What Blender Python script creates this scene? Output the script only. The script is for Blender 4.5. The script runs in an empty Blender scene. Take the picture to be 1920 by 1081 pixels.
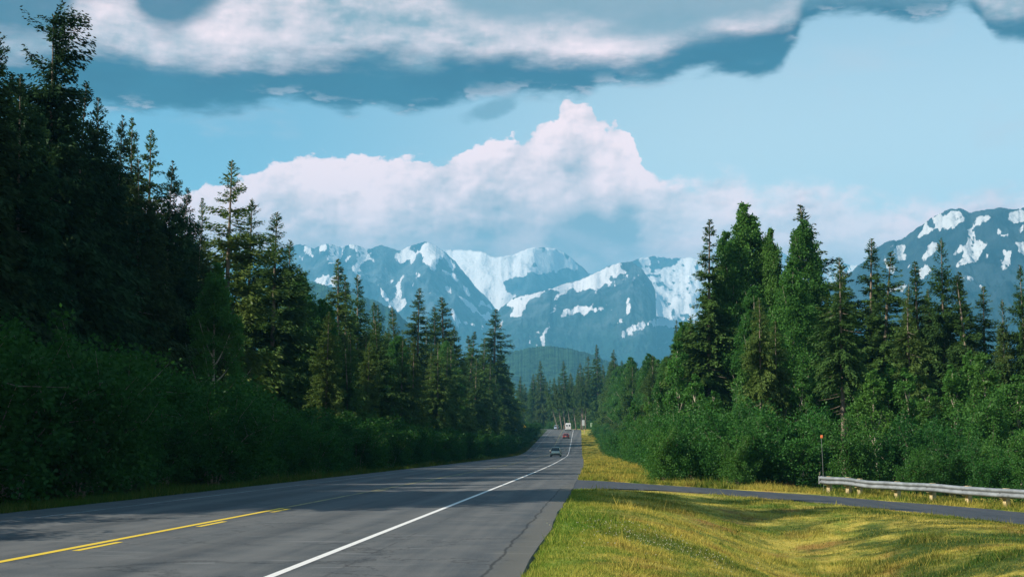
import bpy, math, random
import numpy as np
from mathutils import Vector, Matrix
R = math.radians
rng = np.random.default_rng(7)
random.seed(7)
scene = bpy.context.scene
COL = scene.collection

# ------------------------------------------------------------------ camera
EYE = 1.35
F = 2400.0
PITCH = math.atan(299.5 / F)
YAW = math.atan(158 / F * math.cos(PITCH))       # the road runs along +Y, the camera looks a little left of it
cam_d = bpy.data.cameras.new('camera')
cam = bpy.data.objects.new('camera', cam_d)
COL.objects.link(cam)
cam_d.sensor_width = 36.0
cam_d.lens = 36.0 * F / 1920.0
cam_d.clip_start = 0.2
cam_d.clip_end = 60000
cam.location = (0, 0, EYE)
CAMROT = Matrix.Rotation(YAW, 3, 'Z') @ Matrix.Rotation(math.pi / 2 + PITCH, 3, 'X')
cam.rotation_euler = CAMROT.to_euler()
scene.camera = cam
_CR = np.array(CAMROT)

def pdir(px, py):
    """direction of a photo pixel, as X and Z slopes per metre of Y"""
    v = _CR @ np.array([(px - 960) / F, (540.5 - py) / F, -1.0])
    return v[0] / v[1], v[2] / v[1]

def pixel(P):
    q = (np.asarray(P, float) - np.array([0, 0, EYE])) @ _CR
    z = np.minimum(q[..., 2], -1e-6)
    return 960 - q[..., 0] / z * F, 540.5 + q[..., 1] / z * F

# ------------------------------------------------------------------ light
SUN_EL = R(35)
SH = R(25)                                          # shadows fall to the right and a little away
sun_vec = Vector((-math.cos(SH) * math.cos(SUN_EL), -math.sin(SH) * math.cos(SUN_EL), math.sin(SUN_EL)))
sun_d = bpy.data.lights.new('sun', 'SUN')
sun_d.energy = 5.0
sun_d.angle = R(0.5)
sun_d.color = (1.0, 0.90, 0.74)
sun = bpy.data.objects.new('sun', sun_d)
COL.objects.link(sun)
sun.rotation_euler = sun_vec.to_track_quat('Z', 'Y').to_euler()
sun.location = (-60, -20, 60)
scene.view_settings.view_transform = 'Standard'
scene.view_settings.look = 'None'
scene.view_settings.exposure = 0.68
scene.view_settings.gamma = 1.0
scene.render.engine = 'CYCLES'
cy = scene.cycles
cy.max_bounces = 6
cy.diffuse_bounces = 3
cy.glossy_bounces = 2
cy.transmission_bounces = 4
cy.transparent_max_bounces = 6
cy.volume_bounces = 1
cy.use_denoising = True
cy.caustics_reflective = False
cy.caustics_refractive = False

# ------------------------------------------------------------------ node helper
class G:
    def __init__(s, tree):
        s.t = tree; s.n = tree.nodes; s.l = tree.links
    def put(s, sock, v):
        if v is None: return
        if isinstance(v, bpy.types.NodeSocket): s.l.new(v, sock)
        else:
            if isinstance(v, (tuple, list)) and sock.type == 'RGBA' and len(v) == 3: v = (*v, 1)
            sock.default_value = v
    def node(s, typ, **kw):
        nd = s.n.new(typ)
        for k, v in kw.items(): setattr(nd, k, v)
        return nd
    def m(s, op, a, b=None, c=None, clamp=False):
        nd = s.node('ShaderNodeMath', operation=op, use_clamp=clamp)
        s.put(nd.inputs[0], a); s.put(nd.inputs[1], b); s.put(nd.inputs[2], c)
        return nd.outputs[0]
    def vm(s, op, a, b=None):
        nd = s.node('ShaderNodeVectorMath', operation=op)
        s.put(nd.inputs[0], a); s.put(nd.inputs[1], b)
        return nd.outputs[0]
    def sm(s, x, a, b):                       # smoothstep 0..1 between a and b
        nd = s.node('ShaderNodeMapRange', interpolation_type='SMOOTHSTEP')
        s.put(nd.inputs[0], x); s.put(nd.inputs[1], a); s.put(nd.inputs[2], b)
        nd.inputs[3].default_value = 0; nd.inputs[4].default_value = 1
        return nd.outputs[0]
    def lin(s, x, a, b, c=0.0, d=1.0):
        nd = s.node('ShaderNodeMapRange', clamp=True)
        s.put(nd.inputs[0], x); s.put(nd.inputs[1], a); s.put(nd.inputs[2], b)
        nd.inputs[3].default_value = c; nd.inputs[4].default_value = d
        return nd.outputs[0]
    def mix(s, f, a, b, mode='MIX'):
        nd = s.node('ShaderNodeMix', data_type='RGBA', blend_type=mode)
        s.put(nd.inputs[0], f); s.put(nd.inputs[6], a); s.put(nd.inputs[7], b)
        return nd.outputs[2]
    def noise(s, vec, scale, detail=4, rough=.55, dist=0.0):
        nd = s.node('ShaderNodeTexNoise')
        s.put(nd.inputs['Vector'], vec)
        nd.inputs['Scale'].default_value = scale; nd.inputs['Detail'].default_value = detail
        nd.inputs['Roughness'].default_value = rough; nd.inputs['Distortion'].default_value = dist
        return nd.outputs[0]
    def xyz(s, x, y, z):
        nd = s.node('ShaderNodeCombineXYZ')
        s.put(nd.inputs[0], x); s.put(nd.inputs[1], y); s.put(nd.inputs[2], z)
        return nd.outputs[0]
    def sep(s, v):
        nd = s.node('ShaderNodeSeparateXYZ'); s.put(nd.inputs[0], v)
        return nd.outputs
    def curve(s, x, pts):
        nd = s.node('ShaderNodeFloatCurve')
        cv = nd.mapping.curves[0]
        pts = sorted(pts)
        while len(cv.points) < len(pts): cv.points.new(0.5, 0.5)
        for p, (a, b) in zip(cv.points, pts):
            p.location = (a, b); p.handle_type = 'AUTO_CLAMPED'
        nd.mapping.update()
        s.put(nd.inputs['Value'], x)
        return nd.outputs[0]

# ------------------------------------------------------------------ sky with clouds (by direction, at infinity)
def build_world():
    w = bpy.data.worlds.new('World'); scene.world = w; w.use_nodes = True
    g = G(w.node_tree); g.n.clear()
    out = g.node('ShaderNodeOutputWorld')
    bg = g.node('ShaderNodeBackground')
    sky = g.node('ShaderNodeTexSky', sky_type='NISHITA')
    sky.sun_disc = False
    sky.sun_elevation = SUN_EL
    sky.sun_rotation = math.atan2(sun_vec.x, sun_vec.y)
    sky.altitude = 50; sky.air_density = 1.0; sky.dust_density = 0.7; sky.ozone_density = 1.4
    tc = g.node('ShaderNodeTexCoord').outputs['Generated']
    x, y, z = g.sep(tc)
    az = g.m('ARCTAN2', x, y)
    hor = g.m('SQRT', g.m('ADD', g.m('MULTIPLY', x, x), g.m('MULTIPLY', y, y)))
    v = g.m('DIVIDE', z, g.m('MAXIMUM', hor, 0.02))
    A0, A1, VM = -0.62, 0.48, 0.5
    def conv(pts):
        o = []
        for px, py in pts:
            sx, sz = pdir(px, py)
            o.append(((math.atan(sx) - A0) / (A1 - A0), (sz / math.hypot(1, sx)) / VM))
        return o
    an = g.lin(az, A0, A1)
    P = g.xyz(az, g.m('MULTIPLY', v, 1.35), 0.0)
    Pw = g.xyz(g.m('MULTIPLY', az, .72), g.m('MULTIPLY', v, 1.9), 3.0)      # a little stretched sideways for the flat decks
    def N(p, sc, det=7, ro=.52, o=(0, 0, 0)): return g.m('SUBTRACT', g.noise(g.vm('ADD', p, o), sc, det, ro), .5)
    n1 = N(P, 11, 8); n2 = N(P, 36, 7, .55); n3 = N(P, 95, 5, .55)
    w1 = N(Pw, 11, 9, .56); w2 = N(Pw, 34, 8, .58); w3 = N(Pw, 6.5, 8, .5, (5.2, 1.3, 2.0)); w4 = N(Pw, 14, 9, .6, (-3.1, 7.7, 1.0))
    def billow(sc, o):
        q = g.noise(g.vm('ADD', P, o), sc, 5, .5)
        return g.m('ABSOLUTE', g.m('SUBTRACT', g.m('MULTIPLY', q, 2.0), 1.0))
    rel = g.m('ADD', g.m('SUBTRACT', billow(17, (0, 0, 0)), billow(17, (-.006, .008, 0))), g.m('MULTIPLY', g.m('SUBTRACT', billow(44, (0, 0, 0)), billow(44, (-.0025, .0035, 0))), .8))
    relw = g.m('SUBTRACT', N(Pw, 13, 9, .55), N(Pw, 13, 9, .55, (-.008, .014, 0)))
    relL = g.m('SUBTRACT', N(P, 10, 5, .5, (2, 2, 0)), N(P, 10, 5, .5, (1.984, 2.020, 0)))
    # clear sky, paler towards the right and the horizon
    k = 0.120
    base = g.mix(1.0, sky.outputs[0], (0.80 * k, 1.08 * k, 1.00 * k), 'MULTIPLY')
    pale = g.m('MULTIPLY', g.sm(az, -.35, .12), g.sm(v, .50, .16))
    base = g.mix(g.m('MULTIPLY', pale, .62), base, (.86, .86, .82))
    col = base
    veil = g.m('MULTIPLY', g.sm(g.m('ADD', w1, g.m('MULTIPLY', w2, .5)), .02, .26), .40)
    col = g.mix(g.m('MULTIPLY', veil, g.sm(v, .5, .12)), col, (.62, .55, .57))
    # cumulus bank
    top = g.m('MULTIPLY', g.curve(an, conv([(-300, 330), (-40, 350), (150, 352), (300, 372), (372, 352), (470, 330), (560, 300), (610, 294), (700, 302), (800, 308),
              (860, 287), (930, 264), (1000, 252), (1022, 232), (1040, 230), (1052, 212), (1068, 190), (1085, 186), (1105, 204), (1122, 232), (1142, 244),
              (1158, 232), (1182, 256), (1202, 300), (1240, 338), (1290, 344), (1340, 334), (1385, 338), (1430, 364), (1500, 350), (1560, 360),
              (1640, 374), (1760, 374), (1840, 358), (1960, 358), (2150, 330)])), VM)
    d1 = g.m('ADD', g.m('SUBTRACT', top, v), g.m('ADD', g.m('MULTIPLY', n1, .012), g.m('ADD', g.m('MULTIPLY', n2, .030), g.m('MULTIPLY', n3, .015))))
    bump_ = g.m('MULTIPLY', g.m('SUBTRACT', .25, billow(30, (3, 1, 0))), .022)
    d1 = g.m('ADD', d1, bump_)
    soft = g.m('MULTIPLY', g.sm(az, .03, .10), .018)
    m1 = g.sm(d1, g.m('MULTIPLY', soft, -.4), g.m('ADD', .004, soft))
    depth = g.sm(g.m('ADD', d1, g.m('MULTIPLY', n1, .07)), .012, .105)
    calm = g.m('SUBTRACT', 1.0, g.m('MULTIPLY', depth, .60))
    lit = g.m('ADD', g.m('SUBTRACT', .93, g.m('MULTIPLY', depth, .86)), g.m('ADD', g.m('MULTIPLY', g.m('MULTIPLY', rel, calm), .75), g.m('ADD', g.m('MULTIPLY', relL, 2.4), g.m('MULTIPLY', g.m('MULTIPLY', n2, calm), .6))), clamp=True)
    c1 = g.mix(lit, (.27, .31, .35), (1.22, .87, .84))
    low = g.sm(v, .170, .130)
    c1 = g.mix(g.m('MULTIPLY', low, .55), c1, (.38, .38, .39))
    streak = g.m('MULTIPLY', g.sm(g.m('ADD', w1, g.m('MULTIPLY', w4, .6)), .03, .20), g.sm(v, .22, .12))
    c1 = g.mix(g.m('MULTIPLY', streak, .55), c1, (.74, .60, .64))
    hole = g.m('MULTIPLY', g.sm(g.m('ADD', w1, g.m('MULTIPLY', w3, .8)), .02, .18), g.sm(az, .0, .09))
    m1 = g.m('MULTIPLY', m1, g.m('SUBTRACT', 1.0, g.m('MULTIPLY', hole, .26)))
    col = g.mix(m1, col, c1)
    # upper deck: pale lit body
    lowA = g.m('MULTIPLY', g.curve(an, conv([(-300, 230), (0, 200), (200, 208), (300, 208), (420, 206), (540, 192), (620, 206), (660, 212), (700, 200), (760, 212), (840, 202),
              (900, 185), (1000, 185), (1090, 188), (1130, 166), (1220, 158), (1300, 140), (1400, 148), (1440, 142), (1480, 104), (1515, 52), (1560, 30),
              (1600, 28), (1700, 40), (1760, 30), (1800, 10), (1838, 40), (1880, 88), (1960, 80), (2150, 30)])), VM)
    dA = g.m('ADD', g.m('SUBTRACT', v, lowA), g.m('ADD', g.m('MULTIPLY', w1, .026), g.m('MULTIPLY', w2, .030)))
    mA = g.sm(dA, -.004, .009)
    gap = g.sm(g.m('ADD', v, g.m('MULTIPLY', w1, .5)), .42, .62)
    mA = g.m('MULTIPLY', mA, g.m('SUBTRACT', 1.0, g.m('MULTIPLY', gap, .95)))
    whi = g.m('ADD', .66, g.m('ADD', g.m('MULTIPLY', w3, 2.6), g.m('ADD', g.m('MULTIPLY', relw, 1.2), g.m('ADD', g.m('MULTIPLY', g.m('ADD', n2, n1), .9), g.m('SUBTRACT', g.m('MULTIPLY', rel, .35), g.m('MULTIPLY', g.sm(az, .13, .19), .7))))), clamp=True)
    cA = g.mix(whi, (.26, .31, .34), (1.28, .92, .90))
    # dark undersides
    bt = g.m('MULTIPLY', g.curve(an, conv([(-300, 110), (0, 96), (140, 96), (250, 104), (300, 118), (420, 116), (560, 112), (700, 100), (800, 108), (860, 88), (900, 92), (1000, 104), (1100, 118), (1180, 112),
              (1260, 84), (1300, 66), (1400, 52), (1480, 40), (1540, -40), (1640, -30), (1700, -40), (1760, -15), (1800, -30), (1850, 20), (1890, 30), (1960, 20), (2150, 0)])), VM)
    dB = g.m('ADD', g.m('SUBTRACT', bt, v), g.m('ADD', g.m('MULTIPLY', w4, .050), g.m('MULTIPLY', w2, .022)))
    mB = g.sm(dB, -.010, .014)
    dark = g.mix(g.m('ADD', .35, g.m('ADD', g.m('MULTIPLY', w1, 1.6), g.m('MULTIPLY', w2, .8)), clamp=True), (.000, .012, .045), (.012, .075, .125))
    cA = g.mix(mB, cA, dark)
    # pale broken bits along the lower edge
    edge = g.m('MULTIPLY', g.sm(dA, .020, .004), g.sm(g.m('ADD', w4, w2), .05, .16))
    cA = g.mix(g.m('MULTIPLY', edge, .7), cA, (.55, .50, .54))
    # dark patches over the top
    ct = g.m('MULTIPLY', g.curve(an, conv([(-300, 85), (0, 80), (60, 92), (120, 60), (160, 22), (230, 12), (270, 52), (310, 72), (360, 52), (400, 26), (430, -10), (470, -60), (600, -80), (780, -60),
              (820, 0), (880, 40), (960, 58), (1060, 62), (1150, 78), (1260, 84), (1350, 66), (1440, 50), (1500, 20), (1760, 10), (2150, 0)])), VM)
    dC = g.m('ADD', g.m('SUBTRACT', v, ct), g.m('ADD', g.m('MULTIPLY', w4, .04), g.m('MULTIPLY', n2, .015)))
    mC = g.m('MULTIPLY', g.sm(dC, -.008, .020), g.sm(g.m('ADD', v, g.m('MULTIPLY', w3, .3)), .60, .42))
    cC = g.mix(g.sm(az, -.26, -.12), (.004, .040, .080), (.20, .26, .30))
    cA = g.mix(g.m('MULTIPLY', mC, .92), cA, cC)
    col = g.mix(mA, col, cA)
    # small grey cloud under the deck
    sx, sz = pdir(915, 206); ca = math.atan(sx); cv_ = sz / math.hypot(1, sx)
    e = g.m('ADD', g.m('POWER', g.m('ABSOLUTE', g.m('DIVIDE', g.m('SUBTRACT', az, ca), .024)), 2.0), g.m('POWER', g.m('ABSOLUTE', g.m('DIVIDE', g.m('SUBTRACT', v, g.m('ADD', cv_, g.m('MULTIPLY', g.m('SUBTRACT', az, ca), .3))), .0085)), 2.0))
    e = g.m('ADD', e, g.m('MULTIPLY', n2, 3.0))
    col = g.mix(g.m('MULTIPLY', g.sm(e, 1.4, .2), .85), col, (.17, .26, .32))
    # below the horizon: dull ground colour
    col = g.mix(g.sm(v, -.01, -.05), col, (.04, .06, .045))
    g.l.new(col, bg.inputs[0])
    bg.inputs[1].default_value = 0.82
    g.l.new(bg.outputs[0], out.inputs[0])
    w.cycles.sampling_method = 'MANUAL'; w.cycles.sample_map_resolution = 512
build_world()

# ------------------------------------------------------------------ helpers
def lerp(a, b, t): return a + (b - a) * t
def sst(x, a, b):
    t = np.clip((np.asarray(x, float) - a) / (b - a), 0, 1)
    return t * t * (3 - 2 * t)

def _h(ix, iy, seed):
    n = (ix.astype(np.int64) * 374761393 + iy.astype(np.int64) * 668265263 + seed * 1442695041) & 0xffffffff
    n = ((n ^ (n >> 13)) * 1274126177) & 0xffffffff
    n = (n ^ (n >> 16)) & 0xffffffff
    return n / 4294967295.0
def vnoise(x, y, seed=0):
    x = np.asarray(x, float); y = np.asarray(y, float)
    xi = np.floor(x); yi = np.floor(y); fx = x - xi; fy = y - yi
    fx = fx * fx * (3 - 2 * fx); fy = fy * fy * (3 - 2 * fy)
    a = _h(xi, yi, seed); b = _h(xi + 1, yi, seed); c = _h(xi, yi + 1, seed); d = _h(xi + 1, yi + 1, seed)
    return (a + (b - a) * fx) * (1 - fy) + (c + (d - c) * fx) * fy
def fbm(x, y, oct=5, seed=0, rough=.5):
    s = 0; a = 1; t = 0
    for o in range(oct):
        s = s + a * vnoise(x * 2 ** o + 17.3 * o, y * 2 ** o - 9.1 * o, seed + o); t += a; a *= rough
    return s / t
def ridged(x, y, oct=5, seed=0, rough=.5):
    s = 0; a = 1; t = 0
    for o in range(oct):
        n = 1 - np.abs(2 * vnoise(x * 2 ** o + 5.7 * o, y * 2 ** o + 3.1 * o, seed + o) - 1)
        s = s + a * n * n; t += a; a *= rough
    return s / t

def mesh_from(name, V, faces=None, quads=None, tris=None, mats=(), smooth=False, attr=None, mat_idx=None):
    me = bpy.data.meshes.new(name)
    V = np.ascontiguousarray(V, dtype=np.float32).reshape(-1, 3)
    if faces is not None:
        me.from_pydata([tuple(map(float, p)) for p in V], [], [tuple(map(int, f)) for f in faces])
    else:
        loops = []; starts = []; tot = []; pos = 0
        for arr, k in ((quads, 4), (tris, 3)):
            if arr is None or len(arr) == 0: continue
            arr = np.asarray(arr, dtype=np.int32).reshape(-1, k)
            loops.append(arr.ravel()); starts.append(pos + np.arange(len(arr)) * k); pos += arr.size
        loops = np.concatenate(loops).astype(np.int32); starts = np.concatenate(starts).astype(np.int32)
        me.vertices.add(len(V)); me.vertices.foreach_set('co', V.ravel())
        me.loops.add(len(loops)); me.loops.foreach_set('vertex_index', loops)
        me.polygons.add(len(starts)); me.polygons.foreach_set('loop_start', starts)
    for m in mats: me.materials.append(m)
    me.update(calc_edges=True); me.validate()
    if smooth: me.polygons.foreach_set('use_smooth', np.ones(len(me.polygons), dtype=bool))
    if mat_idx is not None: me.polygons.foreach_set('material_index', np.asarray(mat_idx, dtype=np.int32))
    if attr:
        for k, a in attr.items():
            at = me.attributes.new(k, 'FLOAT', 'POINT'); at.data.foreach_set('value', np.ascontiguousarray(a, dtype=np.float32))
    me.update()
    return me
def link(name, me, parent=None, loc=None):
    o = bpy.data.objects.new(name, me); COL.objects.link(o)
    if parent is not None: o.parent = parent
    if loc is not None: o.location = loc
    return o
def tag(o, label=None, cat=None, group=None, kind=None):
    if label: o['label'] = label
    if cat: o['category'] = cat
    if group: o['group'] = group
    if kind: o['kind'] = kind
    return o
def empty(name, loc=(0, 0, 0), rz=0.0):
    o = bpy.data.objects.new(name, None); COL.objects.link(o)
    o.empty_display_size = .3
    o.location = loc; o.rotation_euler = (0, 0, rz)
    return o

class MB:
    """collects simple solids into one mesh"""
    def __init__(s): s.V = []; s.Fc = []; s.n = 0
    def add(s, V, Fc):
        V = np.asarray(V, float).reshape(-1, 3)
        s.V.append(V); s.Fc += [tuple(i + s.n for i in f) for f in Fc]; s.n += len(V); return s
    def box(s, c, d, bev=0.0, rot=None):
        x, y, z = [k / 2 for k in d]; b = min(bev, x * .9, y * .9, z * .9)
        if b <= 0:
            V = [(i * x, j * y, k * z) for i in (-1, 1) for j in (-1, 1) for k in (-1, 1)]
            Fc = [(0, 1, 3, 2), (4, 6, 7, 5), (0, 4, 5, 1), (2, 3, 7, 6), (0, 2, 6, 4), (1, 5, 7, 3)]
        else:
            o = [(x, y - b), (x - b, y), (-x + b, y), (-x, y - b), (-x, -y + b), (-x + b, -y), (x - b, -y), (x, -y + b)]
            V = []; ring = [(-z, b), (-z + b, 0), (z - b, 0), (z, b)]
            for zz, ins in ring:
                fx = (x - ins) / x; fy = (y - ins) / y
                V += [(p * fx, q * fy, zz) for p, q in o]
            Fc = [tuple(range(7, -1, -1)), tuple(range(24, 32))]
            for r in range(3):
                for i in range(8):
                    j = (i + 1) % 8; Fc.append((r * 8 + i, r * 8 + j, r * 8 + 8 + j, r * 8 + 8 + i))
        V = np.array(V)
        if rot is not None: V = V @ np.array(rot).T
        return s.add(V + np.array(c), Fc)
    def tube(s, pts, rad, n=8, cap=True):
        V, Fc = tube(pts, rad, n, cap); return s.add(V, Fc)
    def build(s, name, mat, parent=None, smooth=False):
        me = mesh_from(name, np.concatenate(s.V), faces=s.Fc, mats=[mat], smooth=smooth)
        return link(name, me, parent)
def tube(pts, rad, n=8, cap=True):
    pts = np.asarray(pts, float); rad = np.broadcast_to(np.asarray(rad, float), (len(pts),))
    V = []
    for i, p in enumerate(pts):
        t = pts[min(i + 1, len(pts) - 1)] - pts[max(i - 1, 0)]
        t = t / (np.linalg.norm(t) + 1e-9)
        a = np.cross(t, (0, 1, 0) if abs(t[1]) < .9 else (1, 0, 0)); a /= np.linalg.norm(a); b = np.cross(t, a)
        th = np.arange(n) * 2 * math.pi / n
        V.append(p + rad[i] * (np.cos(th)[:, None] * a + np.sin(th)[:, None] * b))
    V = np.concatenate(V); Fc = []
    for i in range(len(pts) - 1):
        for j in range(n):
            k = (j + 1) % n; Fc.append((i * n + j, i * n + n + j, i * n + n + k, i * n + k))
    if cap:
        Fc.append(tuple(range(n))); Fc.append(tuple(range(len(pts) * n - 1, len(pts) * n - n - 1, -1)))
    return V, Fc

# ------------------------------------------------------------------ materials
def mat(name):
    m = bpy.data.materials.new(name); m.use_nodes = True
    g = G(m.node_tree); g.bsdf = m.node_tree.nodes['Principled BSDF']; g.outn = m.node_tree.nodes['Material Output']
    return m, g
def simple(name, col, rough=.6, metal=0.0, var=.12, scale=6.0, coat=0.0):
    m, g = mat(name)
    tc = g.node('ShaderNodeTexCoord').outputs['Object']
    n = g.noise(tc, scale, 5)
    c = g.mix(g.lin(n, .3, .7), tuple(k * (1 - var) for k in col), tuple(min(1, k * (1 + var)) for k in col))
    g.put(g.bsdf.inputs['Base Color'], c)
    g.bsdf.inputs['Roughness'].default_value = rough; g.bsdf.inputs['Metallic'].default_value = metal
    if coat: g.bsdf.inputs['Coat Weight'].default_value = coat
    return m
def foliage(name, dark, light, warm, trans=.25, cl=.35):
    m, g = mat(name)
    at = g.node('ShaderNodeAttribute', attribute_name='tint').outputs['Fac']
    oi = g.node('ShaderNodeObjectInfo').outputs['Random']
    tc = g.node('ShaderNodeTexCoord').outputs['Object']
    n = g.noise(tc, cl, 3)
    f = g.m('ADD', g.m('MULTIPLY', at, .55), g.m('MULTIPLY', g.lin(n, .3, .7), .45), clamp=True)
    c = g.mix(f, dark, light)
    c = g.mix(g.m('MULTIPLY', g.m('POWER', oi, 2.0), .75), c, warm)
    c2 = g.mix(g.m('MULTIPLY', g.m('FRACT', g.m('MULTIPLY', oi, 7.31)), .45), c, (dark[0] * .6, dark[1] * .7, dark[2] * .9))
    d = g.node('ShaderNodeBsdfDiffuse'); g.put(d.inputs[0], c2)
    t = g.node('ShaderNodeBsdfTranslucent'); g.put(t.inputs[0], g.mix(.3, c2, (light[0] * 1.2, light[1] * 1.3, light[2] * .6)))
    gl = g.node('ShaderNodeBsdfGlossy'); g.put(gl.inputs[0], (.9, .95, 1)); gl.inputs[1].default_value = .45
    mx = g.node('ShaderNodeMixShader'); mx.inputs[0].default_value = trans
    g.l.new(d.outputs[0], mx.inputs[1]); g.l.new(t.outputs[0], mx.inputs[2])
    m2 = g.node('ShaderNodeMixShader'); m2.inputs[0].default_value = .008
    g.l.new(mx.outputs[0], m2.inputs[1]); g.l.new(gl.outputs[0], m2.inputs[2])
    g.l.new(m2.outputs[0], g.outn.inputs[0])
    return m
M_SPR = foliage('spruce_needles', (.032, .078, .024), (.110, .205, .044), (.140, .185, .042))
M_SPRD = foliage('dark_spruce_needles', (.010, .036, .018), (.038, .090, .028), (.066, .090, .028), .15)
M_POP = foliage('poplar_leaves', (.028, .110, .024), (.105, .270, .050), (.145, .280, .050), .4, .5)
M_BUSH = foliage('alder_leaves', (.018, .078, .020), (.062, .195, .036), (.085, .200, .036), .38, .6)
M_BUSHL = foliage('shaded_alder_leaves', (.010, .044, .012), (.052, .170, .026), (.050, .140, .026), .3, .8)  # darker copy of the alder leaves, the thicket's shade put into its colour
def bark(name, a, b):
    m, g = mat(name)
    tc = g.node('ShaderNodeTexCoord').outputs['Object']
    n = g.noise(g.vm('MULTIPLY', tc, (5, 5, .9)), 2.2, 6, .65)
    g.put(g.bsdf.inputs['Base Color'], g.mix(g.lin(n, .32, .68), a, b)); g.bsdf.inputs['Roughness'].default_value = .9
    return m
M_BARK = bark('spruce_bark', (.10, .075, .055), (.30, .25, .20))
M_PALE = bark('poplar_bark', (.22, .20, .14), (.52, .48, .38))

# ------------------------------------------------------------------ terrain functions
def sp(x, k): return k * np.logaddexp(0, np.asarray(x, float) / k)
def cen(Y):
    Y = np.asarray(Y, float)
    return -0.0125 * sp(Y - 95, 18) - np.clip(Y - 440, 0, 260) ** 2 / 640.0
def prof(Y):
    Y = np.asarray(Y, float)
    return 0.041 * sp(Y - 255, 14) - .030 * sp(Y - 458, 18) - .011 * sp(Y - 660, 40)
SIDE = np.array([(-1.6, 50.0, 7.4), (-0.6, 50.0, 6.2), (0.6, 50.0, 4.7), (2.7, 49.8, 3.4), (5.2, 49.2, 3.3), (7.6, 47.6, 3.3), (9.6, 45.0, 3.2), (11.2, 41.5, 3.0),
                 (13.0, 37.2, 3.0), (15.4, 31.5, 3.0), (18.2, 23.5, 3.0), (21.0, 13.0, 3.0), (23.0, 2.0, 3.0)])
def sdist(X, Y):
    X = np.asarray(X, float); Y = np.asarray(Y, float)
    best = np.full(np.broadcast(X, Y).shape, 1e9)
    for (ax, ay, ah), (bx, by, bh) in zip(SIDE[:-1], SIDE[1:]):
        dx, dy = bx - ax, by - ay
        t = np.clip(((X - ax) * dx + (Y - ay) * dy) / (dx * dx + dy * dy), 0, 1)
        best = np.minimum(best, np.hypot(X - ax - t * dx, Y - ay - t * dy) - (ah + (bh - ah) * t))
    return best
def level(X, Y):
    L = np.interp(X, [-1, 0, 3, 6, 8.6, 11, 14, 18, 60], [0, -.01, -.15, -.32, -.45, -.60, -.70, -.75, -.9])
    return L * (1 - sst(Y, 70, 130))
def ground(X, Y, footprint=True):
    X = np.asarray(X, float); Y = np.asarray(Y, float)
    c = cen(Y); s = X - c + .8; r = prof(Y)
    z = r + level(X, Y) * (s > -.05)
    D = np.interp(Y, [0, 16, 24, 34, 43, 47], [1.15, 1.12, .95, .55, .12, 0.0])
    bump = np.exp(-((s - 5.2) / 2.3) ** 2)
    sd = sdist(X, Y)
    off = sst(sd, .2, 2.5) * sst(s, .05, 1.6)
    z = z - D * bump * sst(s, 0, 2.5)
    z = z + off * .22 * (fbm(X * .33, Y * .33, 4, 3) - .5) * np.interp(Y, [0, 60, 400], [1, 1, 2.2])
    l = -(X - c) - 12.4
    z = np.where(l > 0, z + .05 * np.clip(l - 2.2, 0, 30) * (1 - sst(Y, 420, 600)) - .16 * sst(l, 0, 1.6) * (1 - sst(l, 2.0, 4.5)) + sst(l, .5, 3) * .3 * (fbm(X * .2, Y * .2, 4, 8) - .5), z)
    if footprint:
        inside = (s < .12) & (l < .12) & (Y < 760)
        z = np.where(inside, r - .05, z)
        z = np.where((sd < .15) & (s >= .12), level(X, Y) + r - .05, z)
    return z
def gz(x, y): return float(ground(np.array([x]), np.array([y]), False)[0])

def grid_mesh(name, XS, YS, zf, mats, smooth=True):
    X, Y = np.meshgrid(XS, YS); Z = zf(X, Y)
    V = np.stack([X, Y, Z], -1).reshape(-1, 3)
    ny, nx = X.shape
    i = (np.arange(ny - 1)[:, None] * nx + np.arange(nx - 1)[None, :]).ravel()
    q = np.stack([i, i + 1, i + nx + 1, i + nx], -1)
    return mesh_from(name, V, quads=q, mats=mats, smooth=smooth)

def grow(a, b, s0, f):
    o = [a]; s = s0
    while o[-1] < b: o.append(o[-1] + s); s *= f
    return o
xs = sorted(set([-x for x in grow(16, 9500, .5, 1.13)] + list(np.arange(-16, 24, .22)) + grow(24, 9500, .5, 1.13)))
ys = sorted(set([-y for y in grow(0, 900, 2, 1.3)] + list(np.arange(1, 9, .8)) + list(np.arange(9, 62, .28)) + grow(62, 12500, .6, 1.018)[:170]))
ys += grow(ys[-1] + 20, 12500, 25, 1.15)

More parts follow.
